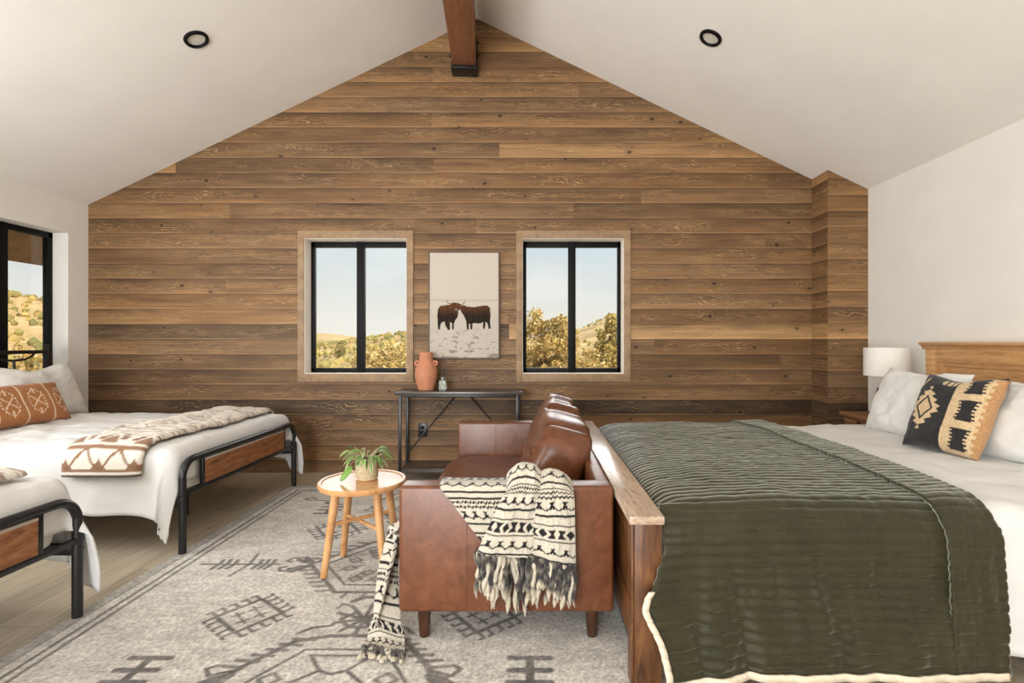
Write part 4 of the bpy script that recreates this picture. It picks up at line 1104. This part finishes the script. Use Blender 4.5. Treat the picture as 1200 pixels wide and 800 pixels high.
cl2 = (fbm(U*13, W*44*(1.2-.5*dz), 9, 4)+.12*fbm(U*50, W*90, 5, 2) > .20-.05*dz) & (W < .27)
c[cl2] = c[cl2]*.42+np.array(lin((96, 86, 76)))*.58
m3 = (fbm(U*46, W*95, 19, 3) > .17) & (W < .29); c[m3] = c[m3]*.72+dirt*.28
def pip(px, pz, poly):
    ins = np.zeros(px.shape, bool); n = len(poly)
    for i in range(n):
        (x1, y1), (x2, y2) = poly[i], poly[(i+1) % n]
        if y1 == y2: continue
        cr_ = ((y1 > pz) != (y2 > pz)) & (px < (x2-x1)*(pz-y1)/(y2-y1)+x1); ins ^= cr_
    return ins
# silhouettes in the crop's own pixel frame (x 25..497, y 40..765)
def I(x, y): return ((x-25)/472, 1-(y-40)/725)
cowL = [I(*p) for p in ((80, 430), (95, 408), (130, 402), (165, 398), (175, 386), (205, 384), (232, 392), (245, 402), (238, 430), (222, 440), (218, 480), (200, 510), (192, 530), (190, 572), (178, 572), (178, 530), (165, 520), (164, 572), (150, 575), (132, 545), (126, 515), (105, 525), (96, 545), (94, 570), (82, 572), (78, 520), (76, 470))]
cowR = [I(*p) for p in ((232, 412), (255, 402), (285, 412), (330, 416), (385, 406), (425, 405), (441, 425), (443, 480), (440, 520), (444, 566), (430, 566), (420, 525), (410, 520), (404, 566), (391, 566), (392, 520), (370, 530), (345, 528), (320, 528), (316, 572), (305, 572), (302, 530), (296, 530), (292, 572), (280, 572), (276, 515), (262, 480), (250, 462), (236, 440))]
hornp = [[I(165, 396), I(148, 388), I(137, 368), I(140, 366), I(152, 384), I(170, 392)], [I(238, 398), I(255, 390), I(264, 374), I(268, 376), I(260, 394), I(242, 404)]]
jx = U+.006*fbm(U*60, W*60, 4); jz = W+.006*fbm(U*60, W*60, 8)
for cw, hi in ((cowL, (112, 70, 42)), (cowR, (104, 66, 40))):
    m = pip(jx, jz, cw); base = np.array(lin((44, 34, 28))); hi = np.array(lin(hi))
    f = (sstep(.38, .50, W)*.8+.5*fbm(U*30, W*14, 2))[..., None]; c[m] = (base*(1-np.clip(f, 0, 1))+hi*np.clip(f, 0, 1))[m]
for hp in hornp: c[pip(U, W, hp)] = np.array(lin((110, 96, 80)))
m = pip(jx, jz, [I(196, 428), I(216, 428), I(214, 440), I(200, 440)]); c[m] = np.array(lin((150, 140, 128)))
Xp = ax0+.008+U*(ax1-ax0-.016); Zp = az0+.008+W*(az1-az0-.016)
mk('print', sheet(Xp, np.full_like(Xp, ay), Zp, .0), MT['print'], pic, cols=PK*c.reshape(-1, 3), smooth=False)

# ------------------------------------------------------------------ outside: dry hills, junipers
def interp_ridge(px, pts): return np.interp(px, [p[0] for p in pts], [p[1] for p in pts])
NEAR = [(-900, 330), (-200, 318), (0, 345), (55, 357), (200, 385), (366, 404), (420, 399), (476, 391), (560, 402), (613, 400), (675, 387), (727, 370), (850, 352), (1100, 345)]
FARR = [(-900, 372), (200, 380), (366, 390), (395, 392), (420, 395), (476, 394), (560, 396), (700, 394), (1100, 392)]
az = np.linspace(-1.20, .75, 260); R = np.concatenate([np.linspace(6.2, 30, 60), np.linspace(31, 130, 90), np.linspace(133, 420, 60)])
AZ, RR = np.meshgrid(az, R, indexing='ij')
pxs = 624+F*np.tan(np.clip(AZ, -1.3, 1.2)); hd = np.sqrt(F*F+(pxs-624)**2)
e1 = (400-interp_ridge(pxs, NEAR))/hd; e2 = (400-interp_ridge(pxs, FARR))/hd
g0 = -.75+0*RR
z1 = CAMZ+120*e1; z2 = CAMZ+380*e2
Z = g0+(z1-g0)*sstep(14, 118, RR)**1.1
Z = np.where(RR > 122, Z+(z2-Z)*sstep(150, 375, RR)-6*np.exp(-((RR-165)/30)**2), Z)
Z = Z+.9*fbm(AZ*40, RR*.12, 5)*sstep(10, 40, RR)*(RR < 115)+.25*fbm(AZ*60, RR*.5, 9)*sstep(7, 15, RR)
X = RR*np.sin(AZ); Y = RR*np.cos(AZ)
struct('hills', (np.stack([X, Y, Z], -1).reshape(-1, 3), gridf(*X.shape)), MT['terrain'], sharp=0)
def gz(x, y):
    a = math.atan2(x, y); r = math.hypot(x, y); i = int(np.clip(np.searchsorted(az, a), 0, len(az)-1)); j = int(np.clip(np.searchsorted(R, r), 0, len(R)-1)); return float(Z[i, j])
GZ = Z
def foliage(center, rx, rz, n, size, rs, cols_, shape='round', clumps=95):
    r_ = np.random.default_rng(rs); c = np.array(center); cs = []
    for _ in range(clumps):
        d = r_.normal(size=3); d /= np.linalg.norm(d); rad = r_.uniform(.45, 1)
        p = d*rad; h = (p[2]+1)/2
        k = 1.0 if shape == 'round' else (1.15-.75*h)
        cs.append((p[0]*rx*k, p[1]*rx*k, p[2]*rz, r_.uniform(.16, .30)*rx*1.0, r_.uniform(.75, 1.2)))
    V = []; Fs = []; C_ = []
    for i in range(n):
        q = cs[r_.integers(len(cs))]; d = r_.normal(size=3); d /= np.linalg.norm(d)
        p = c+np.array(q[:3])+d*q[3]*r_.uniform(.5, 1.0)
        u = r_.normal(size=3); u /= np.linalg.norm(u); w = np.cross(u, r_.normal(size=3)); w /= np.linalg.norm(w)
        s = size*r_.uniform(.6, 1.3); b = len(V)
        V += [tuple(p-u*s), tuple(p+w*s*.45), tuple(p+u*s), tuple(p-w*s*.45)]; Fs.append([b, b+1, b+2, b+3])
        col = np.array(cols_[r_.integers(len(cols_))])*q[4]*r_.uniform(.85, 1.15); C_ += [col]*4
    return (V, Fs), np.array(C_)
TREES = []
GOLD = [tuple(1.0*q for q in lin(k)) for k in ((222, 192, 122), (196, 172, 104), (238, 210, 148), (164, 148, 88))]
GREEN = [lin((172, 160, 96)), lin((136, 132, 78)), lin((196, 178, 110))]
def tree(name, label, cat, px, ytop, ybase, d, wpx, rs, n=5200, shape='round', pal=GOLD, grp='junipers outside the windows'):
    x, y, _ = P(px, 400, d); zt = P(px, ytop, d)[2]; g = gz(x, y)-.05
    rx = wpx/2*d/F; TREES.append((x, y, rx*1.6+.8)); t = thing(name, label, cat, (x, y, g), grp)
    zc_ = (zt+g)/2+.15; rz = (zt-g)/2
    ge, cc = foliage((x, y, zc_), rx, rz*.93, int(n*1.9), .055*d/16, rs, pal, shape)
    mk('foliage', ge, MT['tree'], t, smooth=False, cols=cc)
    mk('trunk', [tube([(x, y, g), (x+.05, y, g+rz*.5), (x-.03, y, g+rz*1.2)], [.11, .09, .05], 8)]+[tube([(x, y, g+rz*.4), (x+rx*.4*math.cos(a), y+rx*.4*math.sin(a), g+rz*1.1)], [.05, .02], 6) for a in (0, 2, 4)], MT['bark'], t)
    return t
tree('juniper_tree', 'golden juniper tree filling the left pane of the right window', 'tree', 640, 363, 440, 15, 80, 11, 8500)
tree('juniper_tree', 'pointed juniper tree at the right edge of the right window', 'tree', 718, 366, 440, 17, 58, 12, 6500, 'cone', [GOLD[0], GOLD[1], GREEN[0], GREEN[2]])
tree('bush', 'low golden bush in the right pane of the right window, below the slope', 'bush', 686, 412, 440, 11.3, 54, 13, 4200)
tree('bush', 'rounded golden bush in the right pane of the left window', 'bush', 450, 408, 440, 20, 72, 14, 4000)
tree('bush', 'small dark green juniper in the left pane of the left window', 'bush', 399, 402, 420, 45, 14, 15, 1500, 'cone', GREEN)
tree('bush', 'golden bush at the bottom of the far pane of the left wall window', 'bush', 34, 405, 440, 10, 40, 16, 3200)
# countless low scrub over the slopes
V = []; Fs = []; C_ = []; r_ = np.random.default_rng(77)
for i in range(3600):
    a = r_.uniform(-1.1, .6); r = 20+98*r_.random()**.7; x, y = r*math.sin(a), r*math.cos(a)
    if any(math.hypot(x-q[0], y-q[1]) < q[2] for q in TREES): continue
    if a > -.06 and r_.random() < .6: continue
    s = (.7 if a > -.06 else 1)*r_.uniform(.12, .34)*(1+.010*r); g = gz(x, y); col = np.array([GOLD[1], GOLD[3], GREEN[0], GREEN[0], GREEN[1]][r_.integers(5)])*r_.uniform(.8, 1.1)
    b = len(V); nl = 5
    for lev, (h, k) in enumerate(((-.2, .8), (.35, 1.0), (.75, .7), (1.0, .2))):
        for q in range(nl):
            an = 2*PI*q/nl+lev; kk = k*r_.uniform(.75, 1.2); V.append((x+s*.75*kk*math.cos(an), y+s*.75*kk*math.sin(an), g+s*h*r_.uniform(.85, 1.1))); C_.append(col*r_.uniform(.8, 1.2))
    for lev in range(3):
        for q in range(nl): Fs.append([b+lev*nl+q, b+lev*nl+(q+1) % nl, b+(lev+1)*nl+(q+1) % nl, b+(lev+1)*nl+q])
    Fs.append([b+3*nl+q for q in range(nl)])
sb = mk('scrub', (V, Fs), MT['tree'], smooth=False, cols=np.array(C_), kind='stuff'); tag(sb, 'low golden green scrub scattered over the dry hillsides outside the windows', 'scrub')

# ------------------------------------------------------------------ light
w = bpy.data.worlds.new('World'); sc.world = w; w.use_nodes = True; nt = w.node_tree
bg = nt.nodes['Background']; tc = nt.nodes.new('ShaderNodeTexCoord'); sp = nt.nodes.new('ShaderNodeSeparateXYZ'); nt.links.new(tc.outputs['Generated'], sp.inputs[0])
mp = nt.nodes.new('ShaderNodeMapping'); mp.inputs['Scale'].default_value = (2, 2, 9); nt.links.new(tc.outputs['Generated'], mp.inputs[0])
nz_ = nt.nodes.new('ShaderNodeTexNoise'); nz_.inputs['Scale'].default_value = 1.6; nz_.inputs['Detail'].default_value = 5; nt.links.new(mp.outputs[0], nz_.inputs[0])
r = nt.nodes.new('ShaderNodeValToRGB'); nt.links.new(sp.outputs[2], r.inputs[0])
cr = r.color_ramp; cr.elements[0].position = 0; cr.elements[0].color = L4((238, 232, 216)); cr.elements[1].position = .22; cr.elements[1].color = L4((196, 216, 226))
e = cr.elements.new(.08); e.color = L4((226, 228, 222)); e = cr.elements.new(1); e.color = L4((130, 170, 210))
mx = nt.nodes.new('ShaderNodeMix'); mx.data_type = 'RGBA'; nt.links.new(r.outputs[0], mx.inputs[6]); mx.inputs[7].default_value = L4((236, 236, 232))
cl_ = nt.nodes.new('ShaderNodeMapRange'); cl_.inputs[1].default_value = .48; cl_.inputs[2].default_value = .68; cl_.inputs[3].default_value = 0; cl_.inputs[4].default_value = .55
nt.links.new(nz_.outputs[0], cl_.inputs[0]); nt.links.new(cl_.outputs[0], mx.inputs[0]); nt.links.new(mx.outputs[2], bg.inputs[0]); bg.inputs[1].default_value = 1.0

def area(name, loc, rot, sx, sy, power, col=(1, 1, 1)):
    l = bpy.data.lights.new(name, 'AREA'); l.shape = 'RECTANGLE'; l.size = sx; l.size_y = sy; l.energy = power; l.color = col
    o = bpy.data.objects.new(name, l); COL.objects.link(o); o.location = loc; o.rotation_euler = rot; return o
sun = bpy.data.lights.new('sun', 'SUN'); sun.energy = 4.2; sun.angle = .01; sun.color = (1, .9, .74)
so = bpy.data.objects.new('sun', sun); COL.objects.link(so)
so.rotation_euler = Vector((-.50, .58, -.62)).to_track_quat('-Z', 'Y').to_euler()
# unseen fill lamps added behind the viewer and beside the nearer bed
area('rear_fill_lamp', (-1.75, YR-.05, 1.22), (PI/2, 0, 0), 2.6, 2.25, 310, (.96, .985, 1))
area('side_fill_lamp', (XL+.02, 1.75, 1.55), (PI/2, 0, -PI/2), 1.2, 1.2, 62, (.96, .985, 1))
# second sun lamp, added as bright low sky for highlights through the two windows
glow = bpy.data.lights.new('added_sky_glow', 'SUN'); glow.energy = 2.0; glow.angle = .75; glow.color = (1, .98, .95)
go = bpy.data.objects.new('added_sky_glow', glow); COL.objects.link(go)
go.rotation_euler = Vector((.03, -1, -.27)).to_track_quat('-Z', 'Y').to_euler()

cam = bpy.data.cameras.new('camera'); co = bpy.data.objects.new('camera', cam); COL.objects.link(co)
cam.sensor_width = 36; cam.lens = F/1200*36; cam.shift_x = -.02; cam.clip_start = .05; cam.clip_end = 2000
co.location = (0, 0, CAMZ); co.rotation_euler = (PI/2, 0, 0); sc.camera = co
sc.view_settings.view_transform = 'Standard'; sc.view_settings.look = 'None'; sc.view_settings.gamma = 1; sc.view_settings.use_curve_mapping = False
sc.view_settings.exposure = 0.08
sc.cycles.use_denoising = True; sc.cycles.max_bounces = 10; sc.cycles.diffuse_bounces = 6; sc.cycles.transparent_max_bounces = 12
sc.cycles.sample_clamp_indirect = 8
